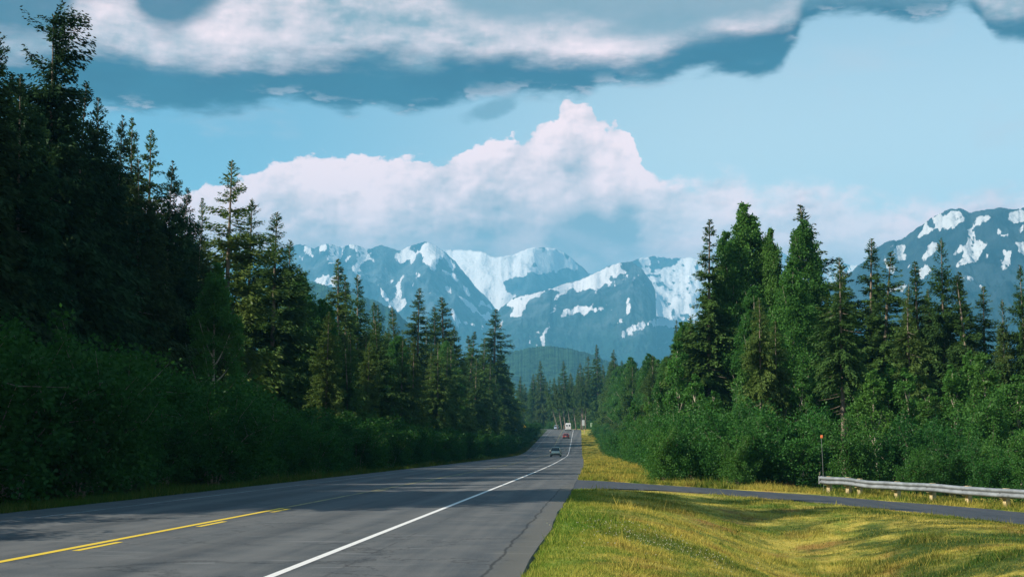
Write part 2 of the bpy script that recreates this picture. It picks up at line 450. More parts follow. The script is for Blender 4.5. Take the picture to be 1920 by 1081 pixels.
# ground material: dry yellow mown grass, patches of darker green from the ditch rightwards, forest floor under the trees
M_GRD, g = mat('grass_ground')
tc = g.node('ShaderNodeTexCoord').outputs['Object']
def grass_colour(g, tc):
    a = g.noise(g.vm('MULTIPLY', tc, (1.0, .55, 1)), .42, 5, .6, .6)
    b = g.noise(tc, 2.3, 5, .65)
    f = g.lin(g.m('ADD', g.m('MULTIPLY', a, .66), g.m('MULTIPLY', b, .34)), .38, .55)
    c = g.mix(f, (.090, .170, .022), (.500, .400, .085))
    r2 = g.noise(g.vm('ADD', tc, (31, 7, 0)), .55, 5, .6)
    c = g.mix(g.m('MULTIPLY', g.lin(r2, .53, .66), .8), c, (.30, .165, .055))
    d3 = g.noise(g.vm('ADD', tc, (3, 57, 0)), 1.1, 6, .7)
    c = g.mix(g.m('MULTIPLY', g.lin(d3, .54, .66), .7), c, (.050, .090, .020))
    e = g.noise(g.vm('ADD', tc, (-11, 17, 0)), .30, 4, .6)
    c = g.mix(g.m('MULTIPLY', g.lin(e, .52, .62), .8), c, (.055, .120, .020))
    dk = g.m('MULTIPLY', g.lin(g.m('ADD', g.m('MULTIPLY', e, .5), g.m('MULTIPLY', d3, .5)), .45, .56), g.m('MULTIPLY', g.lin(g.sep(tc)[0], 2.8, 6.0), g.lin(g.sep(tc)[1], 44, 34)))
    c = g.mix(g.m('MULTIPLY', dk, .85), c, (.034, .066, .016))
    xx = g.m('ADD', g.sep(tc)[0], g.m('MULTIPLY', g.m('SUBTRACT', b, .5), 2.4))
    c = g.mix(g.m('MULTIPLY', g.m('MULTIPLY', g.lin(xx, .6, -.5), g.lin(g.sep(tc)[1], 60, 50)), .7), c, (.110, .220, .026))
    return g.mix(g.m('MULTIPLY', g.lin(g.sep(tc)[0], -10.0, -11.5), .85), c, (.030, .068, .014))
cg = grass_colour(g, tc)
x_, y_, z_ = g.sep(tc)
far = g.lin(y_, 62, 110)
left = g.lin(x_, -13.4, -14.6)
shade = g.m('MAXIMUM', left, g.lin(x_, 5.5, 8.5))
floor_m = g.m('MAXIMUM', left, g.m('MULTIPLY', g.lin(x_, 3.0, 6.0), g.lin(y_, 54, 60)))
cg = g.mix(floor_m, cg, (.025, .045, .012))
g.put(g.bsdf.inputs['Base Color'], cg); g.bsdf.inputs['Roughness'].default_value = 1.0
g.bsdf.inputs['Specular IOR Level'].default_value = .1
bp = g.node('ShaderNodeBump'); bp.inputs['Strength'].default_value = .8; bp.inputs['Distance'].default_value = .06
g.l.new(g.noise(tc, 14, 6, .7), bp.inputs['Height']); g.l.new(bp.outputs[0], g.bsdf.inputs['Normal'])
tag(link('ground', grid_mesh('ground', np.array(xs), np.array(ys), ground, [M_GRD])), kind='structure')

# asphalt
def asphalt(name, lo, hi, tracks=True):
    m, g = mat(name)
    tc = g.node('ShaderNodeTexCoord').outputs['Object']
    x, y, z = g.sep(tc)
    fine = g.noise(tc, 38, 5, .85)
    mid = g.noise(tc, 1.1, 6, .65)
    lon = g.noise(g.vm('MULTIPLY', tc, (1.9, .045, 1)), 1.0, 5, .6)
    f = g.m('ADD', g.m('MULTIPLY', fine, .46), g.m('ADD', g.m('MULTIPLY', mid, .27), g.m('MULTIPLY', lon, .33)))
    c = g.mix(g.lin(f, .40, .60), lo, hi)
    # cross scuffs and bleached scrapes
    sc_ = g.noise(g.vm('MULTIPLY', tc, (.45, 3.2, 1)), 1.3, 5, .6, .3)
    c = g.mix(g.m('MULTIPLY', g.lin(sc_, .60, .72), .45), c, tuple(k * 1.9 for k in hi))
    # cracks
    vo = g.node('ShaderNodeTexVoronoi', feature='DISTANCE_TO_EDGE'); vo.inputs['Scale'].default_value = .23
    g.l.new(g.vm('ADD', tc, g.xyz(g.m('MULTIPLY', g.noise(tc, .8, 5, .7), 3.0), g.m('MULTIPLY', g.noise(g.vm('ADD', tc, (9, 3, 0)), .8, 5, .7), 3.0), 0.0)), vo.inputs['Vector'])
    c = g.mix(g.m('MULTIPLY', g.lin(vo.outputs['Distance'], .010, .002), .45), c, tuple(k * .35 for k in lo))
    if tracks:
        # oil-darkened lane middles, polished wheel tracks, dusty shoulder
        for a in (-4.45, -6.15, -8.1, -9.8):
            d = g.m('ABSOLUTE', g.m('SUBTRACT', x, a))
            c = g.mix(g.m('MULTIPLY', g.lin(d, .42, .05), .26), c, tuple(k * 1.25 for k in hi))
        for a in (-5.3, -9.0):
            d = g.m('ABSOLUTE', g.m('SUBTRACT', x, a))
            c = g.mix(g.m('MULTIPLY', g.lin(d, .5, .1), .22), c, tuple(k * .6 for k in lo))
        sh = g.m('MULTIPLY', g.lin(g.m('ADD', x, g.m('MULTIPLY', g.m('SUBTRACT', mid, .5), .5)), -1.30, -1.06), g.lin(y, 56, 45))
        c = g.mix(g.m('MULTIPLY', sh, .6), c, (.125, .120, .104))
        cr = g.m('ABSOLUTE', g.m('ADD', g.m('ADD', x, 1.22), g.m('MULTIPLY', g.m('SUBTRACT', g.noise(tc, .7, 5, .7), .5), .22)))
        c = g.mix(g.m('MULTIPLY', g.lin(cr, .030, .008), g.m('MULTIPLY', g.lin(y, 48, 43), .6)), c, (.012, .014, .016))
        sm_ = g.m('ABSOLUTE', g.m('ADD', x, 2.9))
        c = g.mix(g.m('MULTIPLY', g.lin(sm_, .03, .01), g.m('MULTIPLY', g.lin(mid, .45, .55), .35)), c, (.02, .022, .025))
    g.put(g.bsdf.inputs['Base Color'], c)
    g.put(g.bsdf.inputs['Roughness'], g.lin(mid, .3, .7, .74, .9))
    g.bsdf.inputs['Specular IOR Level'].default_value = .12
    b = g.node('ShaderNodeBump'); b.inputs['Strength'].default_value = .5; b.inputs['Distance'].default_value = .012
    g.l.new(fine, b.inputs['Height']); g.l.new(b.outputs[0], g.bsdf.inputs['Normal'])
    return m
M_ASPH = asphalt('asphalt', (.044, .055, .067), (.136, .138, .139))
M_ASPH2 = asphalt('side_asphalt', (.044, .055, .070), (.080, .087, .100), False)

YR = np.array(list(np.arange(-30, 160, 2.0)) + list(np.arange(160, 700, 2.5)))
def strip(name, xl, xr, y0, y1, dz, m, ragged=0.0, n=1, seed=1):
    Yk = YR[(YR > y0) & (YR < y1)]; Yk = np.concatenate([[y0], Yk, [y1]])
    c = cen(Yk); r = prof(Yk) + dz
    dirx = np.gradient(c, Yk) if len(Yk) > 2 else np.zeros_like(Yk)
    cols = []
    for k in range(n + 1):
        t = lerp(xl, xr, k / n)
        xx = c + t + (ragged * (fbm(Yk * .9, Yk * 0 + k * 7, 4, seed) - .5) if k in (0, n) else 0)
        cols.append(np.stack([xx, Yk - dirx * t * 0, r], -1))
    V = np.stack(cols, 1).reshape(-1, 3); w = n + 1
    q = [(i * w + k, i * w + k + 1, (i + 1) * w + k + 1, (i + 1) * w + k) for i in range(len(Yk) - 1) for k in range(n)]
    return V, q
def strip_obj(name, parts, m, kind='structure'):
    mb = MB()
    for V, q in parts: mb.add(V, q)
    o = mb.build(name, m); tag(o, kind=kind); return o
V, q = strip('road', -12.4, -.8, -30, 699, 0.0, M_ASPH, .16, 4)
# skirts at both edges so the pavement has thickness
w = 5; nrow = len(V) // w
for side in (0, 4):
    low = V[side::w].copy(); low[:, 2] -= .12; low[:, 0] += -.05 if side == 0 else .05
    base = len(V); V = np.concatenate([V, low])
    for i in range(nrow - 1):
        a, b = i * w + side, (i + 1) * w + side; c_, d_ = base + i, base + i + 1
        q.append((a, b, d_, c_) if side == 0 else (a, c_, d_, b))
strip_obj('road', [(V, q)], M_ASPH)

# side road
def smooth_path(P, n=8):
    P = np.asarray(P, float); o = []
    for i in range(len(P) - 1):
        p0 = P[max(i - 1, 0)]; p1 = P[i]; p2 = P[i + 1]; p3 = P[min(i + 2, len(P) - 1)]
        for k in range(n):
            t = k / n
            o.append(.5 * ((2 * p1) + (-p0 + p2) * t + (2 * p0 - 5 * p1 + 4 * p2 - p3) * t * t + (-p0 + 3 * p1 - 3 * p2 + p3) * t ** 3))
    o.append(P[-1]); return np.array(o)
SP = smooth_path(SIDE, 8)
tn = np.gradient(SP[:, :2], axis=0); tn /= np.linalg.norm(tn, axis=1)[:, None]; nm = np.stack([-tn[:, 1], tn[:, 0]], -1)
cols = []
for k in range(7):
    s_ = (k / 6 * 2 - 1)
    xy = SP[:, :2] + nm * (SP[:, 2] * s_)[:, None]
    if k in (0, 6): xy = xy + nm * ((fbm(np.arange(len(SP)) * .35, np.zeros(len(SP)) + k, 4, 5) - .5) * .5)[:, None]
    cols.append(np.column_stack([xy, level(xy[:, 0], xy[:, 1]) - .006]))
V = np.stack(cols, 1).reshape(-1, 3)
q = [(i * 7 + k, (i + 1) * 7 + k, (i + 1) * 7 + k + 1, i * 7 + k + 1) for i in range(len(SP) - 1) for k in range(6)]
for side in (0, 6):
    low = V[side:len(SP) * 7:7].copy(); low[:, 2] -= .12; base = len(V); V = np.concatenate([V, low])
    for i in range(len(SP) - 1): q.append((i * 7 + side, (i + 1) * 7 + side, base + i + 1, base + i))
strip_obj('side_road', [(V, q)], M_ASPH2)

# painted lines
def paint(name, col, wear=.5):
    m, g = mat(name)
    tc = g.node('ShaderNodeTexCoord').outputs['Object']
    n = g.noise(tc, 9, 6, .7); n2 = g.noise(tc, .6, 4, .6)
    f = g.m('MULTIPLY', g.lin(g.m('ADD', g.m('MULTIPLY', n, .6), g.m('MULTIPLY', n2, .4)), .64 - wear * .18, .70 - wear * .12), .85)
    g.put(g.bsdf.inputs['Base Color'], g.mix(f, col, (.06, .068, .076))); g.bsdf.inputs['Roughness'].default_value = .7
    return m
M_WHITE = paint('white_road_paint', (.72, .70, .68), .35)
M_OLDW = paint('worn_white_road_paint', (.26, .27, .29), 1.2)
M_YEL = paint('yellow_road_paint', (.72, .50, .03), .35)
M_OLDY = paint('worn_yellow_road_paint', (.34, .28, .08), 1.15)
strip_obj('white_edge_line', [strip('', -3.52, -3.41, -20, 690, .004, M_WHITE)], M_WHITE)
strip_obj('worn_white_edge_line', [strip('', -11.05, -10.93, -20, 690, .004, M_OLDW)], M_OLDW)
strip_obj('yellow_center_line', [strip('', -7.21, -7.08, -20, 29.2, .004, M_YEL)] +
          [strip('', -6.97, -6.86, a, b, .004, M_YEL) for a, b in ((16.9, 18.5), (22.2, 23.8), (27.3, 28.9))], M_YEL)
strip_obj('worn_yellow_center_line', [strip('', -7.21, -7.08, 29.2, 690, .004, M_OLDY)] +
          [strip('', -6.97, -6.86, a, a + 3, .004, M_OLDY) for a in range(40, 430, 12)], M_OLDY)

# ------------------------------------------------------------------ mountains
def inpoly(px, py, poly):
    r = np.zeros(px.shape, bool); n = len(poly); j = n - 1
    for i in range(n):
        xi, yi = poly[i]; xj, yj = poly[j]
        if yi != yj:
            r ^= ((yi > py) != (yj > py)) & (px < (xj - xi) * (py - yi) / (yj - yi) + xi)
        j = i
    return r
def mountain(name, sil, D, depth, base_py, mat_, polys, seed, spur=1.0, nu=360, nw=150, patch=.0, rock_holes=.0, mir=None, thr=.5):
    """a ridge at distance D whose skyline follows real peaks; the front slope falls towards us over `depth` metres, with spurs and gullies"""
    sil = np.array(sil, float)
    u = np.linspace(sil[0, 0], sil[-1, 0], nu)
    top = np.interp(u, sil[:, 0], sil[:, 1])
    top = top + (fbm(u * .11, u * 0 + seed, 5, seed, .6) - .5) * 7 * spur + (vnoise(u * .55, u * 0, seed + 2) - .5) * (2.6 if not polys else .8)
    sx, sz = [], []
    for a, b in zip(u, top):
        p = pdir(a, b); sx.append(p[0]); sz.append(p[1])
    sx = np.array(sx); sz = np.array(sz)
    wf = np.linspace(0, 1, nw); wb = np.linspace(0, 1, 14)[1:]
    rid = D * (1 + .05 * (fbm(u * .012, u * 0, 3, seed + 5) - .5))
    Xr, Zr = sx * rid, sz * rid + EYE
    base_z = EYE + D * .002
    rows = []
    for wv in wb[::-1]:                                           # back of the mountain
        y = rid + wv * depth; rows.append(np.stack([sx * rid * (1 + wv * depth / rid), y, lerp(Zr, 0, wv ** .8)], -1))
    for wv in wf:
        y = rid - wv * depth
        x = sx * y
        drop = wv ** .85
        n = ridged(x / (D * .085), y / (D * .17), 6, seed, .55) - .45
        n2 = fbm(x / (D * .03), y / (D * .03), 5, seed + 9, .55) - .5
        amp = (Zr - base_z) * math.sin(min(wv * 2.2, 1) * math.pi / 2) * (1 - wv * .7)
        n3 = ridged(x / (D * .022), y / (D * .05), 4, seed + 40, .6) - .45
        z = lerp(Zr, base_z, drop) + amp * (n * .46 + n2 * .16 + n3 * .09) * spur
        cap = (EYE + sz * y) - .0006 * (wv > 0) * y              # never rises over the skyline seen in the photo
        z = np.minimum(z, cap) if wv > 0 else z
        rows.append(np.stack([x, y, z], -1))
    V = np.stack(rows, 0)
    ny, nx = V.shape[:2]
    px, py = pixel(V)
    jx = px + (fbm(px * .09, py * .09, 5, seed + 3, .7) - .5) * 22; jy = py + (fbm(px * .11, py * .11, 5, seed + 4, .7) - .5) * 17
    snow = np.zeros(px.shape)
    for p in polys: snow = np.maximum(snow, inpoly(jx, jy, p).astype(float))
    if patch: snow = np.maximum(snow, (ridged(px * .045 + py * .02, py * .022, 5, seed + 21, .6) > patch + np.clip((py - 470) / 160, 0, 1) * .22).astype(float))
    if rock_holes: snow *= (fbm(px * .085 - py * .04, py * .12, 5, seed + 31, .62) < 1 - rock_holes)
    for _ in range(5): snow = (snow + np.roll(snow, 1, 0) + np.roll(snow, -1, 0) + np.roll(snow, 1, 1) + np.roll(snow, -1, 1)) / 5
    st1 = ridged(px * .055 + py * .030 + fbm(px * .03, py * .03, 3, seed + 60) * 2, py * .016, 5, seed + 61, .62)
    st2 = fbm(px * .16, py * .10, 5, seed + 62, .65)
    st1 = (st1 - st1.mean()) / st1.std(); st2 = (st2 - st2.mean()) / st2.std()
    snow = snow * 1.05 + st1 * .15 + st2 * .13 + .20 * np.clip((545 - py) / 90, 0, 1) * (.6 < spur < .9) - .05
    snow = np.where(py < base_py - 60, snow, np.minimum(snow, .0)) if polys else snow * 0
    i = (np.arange(ny - 1)[:, None] * nx + np.arange(nx - 1)[None, :]).ravel()
    qd = np.stack([i, i + nx, i + nx + 1, i + 1], -1)
    me = mesh_from(name, V.reshape(-1, 3), quads=qd, mats=[mat_], smooth=True, attr={'snow': snow.ravel()})
    return tag(link(name, me), kind='structure')
def rock_mat(name, rock, rock2, veg, snowc=(.66, .63, .66), veg_z=(300, 700)):
    m, g = mat(name)
    a = g.node('ShaderNodeAttribute', attribute_name='snow').outputs['Fac']
    tc = g.node('ShaderNodeTexCoord').outputs['Object']
    n = g.noise(g.vm('MULTIPLY', tc, (1, 1, .45)), .009, 8, .62); x, y, z = g.sep(tc)
    c = g.mix(g.lin(n, .40, .66), rock, rock2)
    vz = g.lin(g.m('ADD', z, g.m('MULTIPLY', g.m('SUBTRACT', n, .5), 500)), veg_z[0], veg_z[1])
    c = g.mix(vz, veg, c)
    s = g.sm(g.m('ADD', a, g.m('MULTIPLY', g.m('SUBTRACT', g.noise(tc, .03, 6, .7), .5), .8)), .42, .60)
    cn = g.noise(tc, .05, 5, .75)
    c = g.mix(g.m('MULTIPLY', g.m('SUBTRACT', 1.0, vz), g.lin(cn, .58, .40)), c, tuple(k * .25 for k in veg))
    c = g.mix(s, c, snowc)
    g.put(g.bsdf.inputs['Base Color'], c); g.bsdf.inputs['Roughness'].default_value = .95
    g.bsdf.inputs['Specular IOR Level'].default_value = .1
    b = g.node('ShaderNodeBump'); b.inputs['Strength'].default_value = .7; b.inputs['Distance'].default_value = 55
    g.l.new(n, b.inputs['Height']); g.l.new(b.outputs[0], g.bsdf.inputs['Normal'])
    return m
M_MT = rock_mat('mountain_rock', (.008, .026, .045), (.095, .120, .140), (.016, .044, .034))
M_MR = rock_mat('near_mountain_rock', (.004, .014, .026), (.034, .050, .064), (.006, .026, .026), (.50, .51, .54), (150, 420))  # darker rock and greyer snow: cloud shade put into the colour
M_HILL = rock_mat('wooded_hill', (.030, .072, .034), (.085, .140, .050), (.030, .075, .034), veg_z=(2000, 3000), snowc=(.05, .09, .04))

mountain('snowfield_mountain', [(520, 800), (640, 640), (780, 470), (850, 468), (900, 470), (930, 482), (960, 478), (990, 466), (1010, 464), (1040, 466), (1060, 474), (1090, 500), (1106, 514), (1150, 505), (1200, 500), (1300, 520), (1480, 700), (1560, 800)],
         7600, 1500, 660, M_MT, [[(700, 400), (1040, 400), (1060, 480), (1085, 500), (1040, 508), (990, 515), (940, 528), (1000, 600), (880, 620), (700, 600)],
         [(1130, 400), (1400, 400), (1400, 640), (1130, 640)]], 11, .7, rock_holes=.32)
mountain('far_snow_mountain', [(980, 800), (1060, 640), (1150, 500), (1180, 492), (1200, 484), (1225, 480), (1250, 484), (1290, 482), (1330, 488), (1400, 478), (1460, 470), (1480, 478), (1560, 490), (1620, 500), (1700, 520), (1800, 560), (2000, 720), (2080, 820)],
         7300, 1400, 660, M_MT, [[(1195, 470), (1225, 500), (1240, 505), (1280, 485), (1300, 480), (1500, 450), (1900, 480), (1800, 640), (1200, 640)]], 23, .8, rock_holes=.40)
mountain('left_mountain', [(-260, 815), (-100, 740), (60, 640), (300, 540), (420, 500), (500, 472), (545, 464), (562, 457), (590, 465), (612, 455), (640, 462), (662, 456), (690, 467), (715, 458), (745, 470), (770, 462), (795, 452), (812, 458), (830, 470), (850, 486), (870, 510), (890, 535),
         (915, 560), (935, 585), (950, 600), (970, 630), (990, 660), (1040, 710), (1120, 815)],
         6400, 1800, 700, M_MT,
         [[(600, 455), (612, 458), (606, 472), (598, 468)], [(637, 460), (650, 458), (634, 490), (616, 498)], [(740, 478), (765, 472), (770, 480), (778, 468), (782, 482), (776, 492), (750, 490)],
          [(795, 458), (815, 458), (830, 475), (815, 492), (818, 508), (808, 506), (792, 488)], [(747, 518), (752, 520), (754, 555), (764, 568), (756, 582), (740, 584), (726, 568), (744, 560)],
          [(705, 530), (712, 536), (728, 562), (722, 564)], [(580, 518), (605, 520), (625, 516), (640, 536), (600, 532)], [(836, 485), (848, 492), (852, 502), (838, 498)], [(828, 508), (850, 508), (856, 518), (834, 516)],
          [(830, 534), (850, 540), (848, 552), (834, 544)], [(858, 545), (872, 556), (890, 574), (904, 592), (884, 582), (866, 566)], [(866, 534), (880, 545), (888, 556), (874, 550)], [(893, 555), (912, 568), (926, 578), (916, 580), (898, 566)],
          [(842, 574), (856, 590), (866, 610), (852, 602), (844, 590)], [(676, 484), (682, 486), (678, 512), (674, 512)], [(870, 606), (892, 602), (888, 610), (872, 612)], [(901, 604), (905, 604), (906, 622), (902, 620)],
          [(568, 462), (574, 462), (590, 484), (584, 482)], [(655, 478), (664, 474), (648, 492), (645, 490)], [(673, 456), (686, 458), (680, 464)], [(908, 588), (924, 590), (918, 600), (902, 598)]],
         37, .8, nu=620, nw=260, patch=.66)
mountain('middle_mountain', [(700, 815), (800, 750), (860, 690), (900, 650), (925, 600), (940, 575), (960, 560), (985, 552), (1020, 545), (1060, 532), (1090, 524), (1120, 510), (1140, 498), (1160, 492), (1185, 490), (1205, 505), (1222, 530), (1230, 548),
         (1228, 575), (1226, 590), (1260, 600), (1330, 600), (1400, 560), (1500, 560), (1600, 590), (1700, 640), (1860, 780), (1920, 815)],
         5600, 1700, 720, M_MT,
         [[(932, 582), (950, 562), (985, 550), (1022, 543), (1010, 560), (1000, 556), (985, 566), (985, 580), (975, 590), (955, 596), (962, 574), (950, 572)],
          [(1022, 540), (1090, 520), (1130, 500), (1155, 488), (1180, 492), (1168, 500), (1176, 520), (1160, 512), (1140, 530), (1115, 548), (1108, 538), (1085, 548), (1070, 540), (1052, 556), (1048, 546)],
          [(1044, 552), (1051, 552), (1038, 590), (1029, 595)], [(1060, 580), (1085, 572), (1110, 576), (1135, 572), (1136, 580), (1100, 584), (1075, 588), (1044, 602), (1046, 592)],
          [(1028, 612), (1034, 600), (1030, 620), (1015, 646), (1006, 648)], [(1177, 556), (1183, 560), (1178, 588), (1172, 590)], [(1158, 632), (1166, 622), (1190, 606), (1220, 598), (1250, 590), (1290, 580), (1400, 560), (1400, 600), (1280, 612), (1220, 612), (1180, 622), (1168, 640)],
          [(938, 600), (944, 602), (948, 625), (944, 625)], [(1158, 598), (1172, 597), (1170, 603), (1160, 604)]], 53, .75, nu=700, nw=260, patch=.70)
mountain('right_mountain', [(1220, 815), (1380, 700), (1450, 640), (1520, 570), (1580, 520), (1620, 490), (1645, 464), (1662, 452), (1690, 450), (1710, 436), (1730, 420), (1752, 405), (1780, 392), (1802, 391), (1818, 400), (1826, 398),
         (1850, 391), (1880, 389), (1905, 393), (1930, 388), (1980, 380), (2060, 390), (2160, 420), (2300, 480), (2560, 640), (2760, 815)],
         3700, 1500, 760, M_MR,
         [[(1752, 408), (1778, 395), (1796, 398), (1808, 402), (1800, 420), (1782, 436), (1775, 440), (1780, 424), (1766, 430), (1752, 424)], [(1716, 440), (1742, 420), (1750, 428), (1738, 438), (1720, 448)],
          [(1822, 402), (1827, 404), (1831, 448), (1824, 450)], [(1832, 404), (1850, 402), (1856, 412), (1840, 416), (1846, 424), (1834, 420)], [(1862, 420), (1876, 426), (1882, 436), (1876, 444), (1900, 430), (1896, 446), (1878, 448)],
          [(1890, 404), (1904, 396), (1920, 396), (1916, 440), (1904, 446), (1912, 420), (1900, 420)], [(1778, 482), (1796, 464), (1816, 456), (1834, 450), (1850, 454), (1842, 476), (1832, 492), (1812, 500), (1786, 502), (1800, 490), (1808, 476), (1802, 470), (1790, 478)],
          [(1676, 464), (1690, 456), (1700, 464), (1690, 472), (1704, 478), (1700, 490), (1684, 488), (1676, 478)], [(1712, 456), (1724, 478), (1730, 484), (1738, 462), (1752, 452), (1762, 462), (1746, 478), (1736, 488), (1716, 486), (1720, 470)],
          [(1846, 474), (1856, 474), (1862, 486), (1846, 486)], [(1872, 460), (1884, 470), (1894, 474), (1896, 498), (1886, 480)], [(1908, 452), (1925, 452), (1925, 480), (1910, 474)], [(1655, 482), (1672, 486), (1682, 512), (1664, 510)],
          [(1722, 500), (1750, 496), (1752, 508), (1728, 526)], [(1800, 516), (1830, 514), (1820, 522), (1802, 526)], [(1668, 540), (1700, 534), (1698, 542), (1672, 548)]],
         71, 1.0, nu=700, nw=280, patch=.74)
mountain('wooded_hill', [(640, 815), (820, 720), (900, 690), (945, 662), (965, 658), (990, 652), (1020, 648), (1050, 650), (1080, 656), (1110, 664), (1150, 680), (1250, 720), (1330, 760), (1440, 815)], 2600, 800, 800, M_HILL, [], 91, .45, nu=640, nw=90)
mountain('left_wooded_hill', [(60, 815), (200, 720), (330, 620), (420, 560), (500, 540), (560, 524), (590, 528), (640, 545), (700, 562), (740, 580), (800, 640), (860, 690), (900, 740), (960, 815)], 3000, 900, 800, M_HILL, [], 97, .45, nu=640, nw=90)

# ------------------------------------------------------------------ plants
def leaves(P, A, W):
    n = len(P)
    V = np.stack([P, P + .5 * A + W, P + A, P + .5 * A - W], 1).reshape(-1, 3)
    q = (np.arange(n)[:, None] * 4 + np.arange(4)[None, :])
    return V, q
def unit(v): return v / (np.linalg.norm(v, axis=-1, keepdims=True) + 1e-9)

def spruce_mesh(seed, H=20.0, Rad=3.3, t0=.12, nb=300, dens=1.0, droop=.2, open_=0.0, mt=None, flag=None, leaf=.68):
    Rad *= 1.15; dens *= 2.0; nb = int(nb * 1.15)
    r = np.random.default_rng(seed)
    bend = r.normal(0, .25, 2)
    def axis(t): return np.stack([bend[0] * t ** 2, bend[1] * t ** 2, H * t], -1)
    tt = np.sort(r.random(nb) ** .95); t = t0 + (1 - t0) * tt
    ph = r.random(4) * 6.28
    azb = r.random(nb) * 2 * math.pi
    shp = (1 - tt) ** .82 * np.clip(tt / .10 + .45, 0, 1)
    L = Rad * 1.1 * shp * (.50 + .62 * r.random(nb)) * (1 + .26 * np.sin(azb * 2 + ph[0] + t * 9) + .14 * np.sin(azb * 3 + ph[1] - t * 21)) + .10
    if open_: L = np.where(r.random(nb) < open_, L * .35, L)
    el = lerp(-.30, .55, tt ** 1.3) + r.normal(0, .10, nb)
    if flag is not None:                                          # wind-trimmed top: boughs sweep to one side
        hi = t > flag
        azb = np.where(hi, r.normal(.15, .75, nb), azb)
        azb = np.where(hi & (r.random(nb) < (.1 + .3 * (t < flag + .05))), azb + math.pi, azb)
        L = np.where(hi, np.where(r.random(nb) < .30, .25, (.35 + 1.5 * r.random(nb) * np.clip(1.25 - np.abs((1 - t) / (1 - flag) - .35), .3, 1))), L)
        el = np.where(hi, .25 + r.normal(0, .22, nb), el)
    K = np.maximum(3, (L * 26 * dens).astype(int) + 2)
    bi = np.repeat(np.arange(nb), K); n = len(bi)
    s = r.random(n) ** .72
    Lb = L[bi]; ab = azb[bi] + s * r.normal(0, .05, n)
    dirh = np.stack([np.cos(ab), np.sin(ab), np.zeros(n)], -1)
    P = axis(t[bi]) + dirh * (s * Lb)[:, None]
    P[:, 2] += Lb * (np.tan(el[bi]) * s - droop * s ** 2 + .10 * s ** 4) + r.normal(0, .06, n) * np.clip(Lb, 0, 1.5) - .24 * r.random(n) ** 3 * Lb
    sgn = np.where(r.random(n) < .5, -1, 1)
    phi = sgn * (.25 + .95 * r.random(n)) * (1 - .55 * s)
    a2 = ab + phi
    ln = ((.20 + .42 * (1 - s)) * np.clip(Lb / 1.6, .35, 1.1) + .14) * (.7 + .6 * r.random(n)) * leaf * lerp(1.05, .55, tt[bi] ** 2)
    dz = np.tan(el[bi]) * .5 - droop * s - .10 - .9 * r.random(n) ** 2 + r.normal(0, .18, n)
    A = unit(np.stack([np.cos(a2), np.sin(a2), dz], -1)) * ln[:, None]
    W = unit(np.cross(A, np.stack([r.normal(0, .8, n), r.normal(0, .8, n), np.ones(n)], -1))) * (ln * .13 + .016)[:, None]
    V, qd = leaves(P, A, W)
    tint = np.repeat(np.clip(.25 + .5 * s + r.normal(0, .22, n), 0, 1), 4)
    # leader
    m = 46; th = r.random(m) * 6.28; hh = 1 - .07 * r.random(m)
    P2 = axis(hh); ln2 = .10 + (1 - hh) * H * .28
    A2 = np.stack([np.cos(th) * ln2, np.sin(th) * ln2, ln2 * .9], -1)
    W2 = unit(np.cross(A2, r.normal(0, 1, (m, 3)))) * .035
    V2, q2 = leaves(P2, A2, W2)
    V = np.concatenate([V, V2]); qd = np.concatenate([qd, q2 + len(tint)]); tint = np.concatenate([tint, np.full(m * 4, .5)])
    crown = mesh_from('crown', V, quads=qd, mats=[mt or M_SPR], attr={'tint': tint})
    ts = np.linspace(0, 1, 14)
    mb = MB(); p = axis(ts); p[0, 2] -= .4
    mb.tube(p, lerp(.24, .02, ts ** .9) + .10 * np.exp(-ts * 30), 9)
    # bare and dead branches
    for _ in range(46):
        tb = lerp(.08, max(t0 + .35, .45), r.random()); a = r.random() * 6.28; l = .5 + 1.5 * r.random() * (1 if tb < t0 + .1 else .9)
        b0 = axis(np.array([tb]))[0]; d = np.array([math.cos(a), math.sin(a), -.15 - .3 * r.random()])
        mb.tube([b0, b0 + d * l * .5, b0 + d * l + np.array([0, 0, .06 * l])], [.035, .022, .006], 4, False)
    trunk = mesh_from('trunk', np.concatenate(mb.V), faces=mb.Fc, mats=[M_BARK], smooth=True)
    return crown, trunk

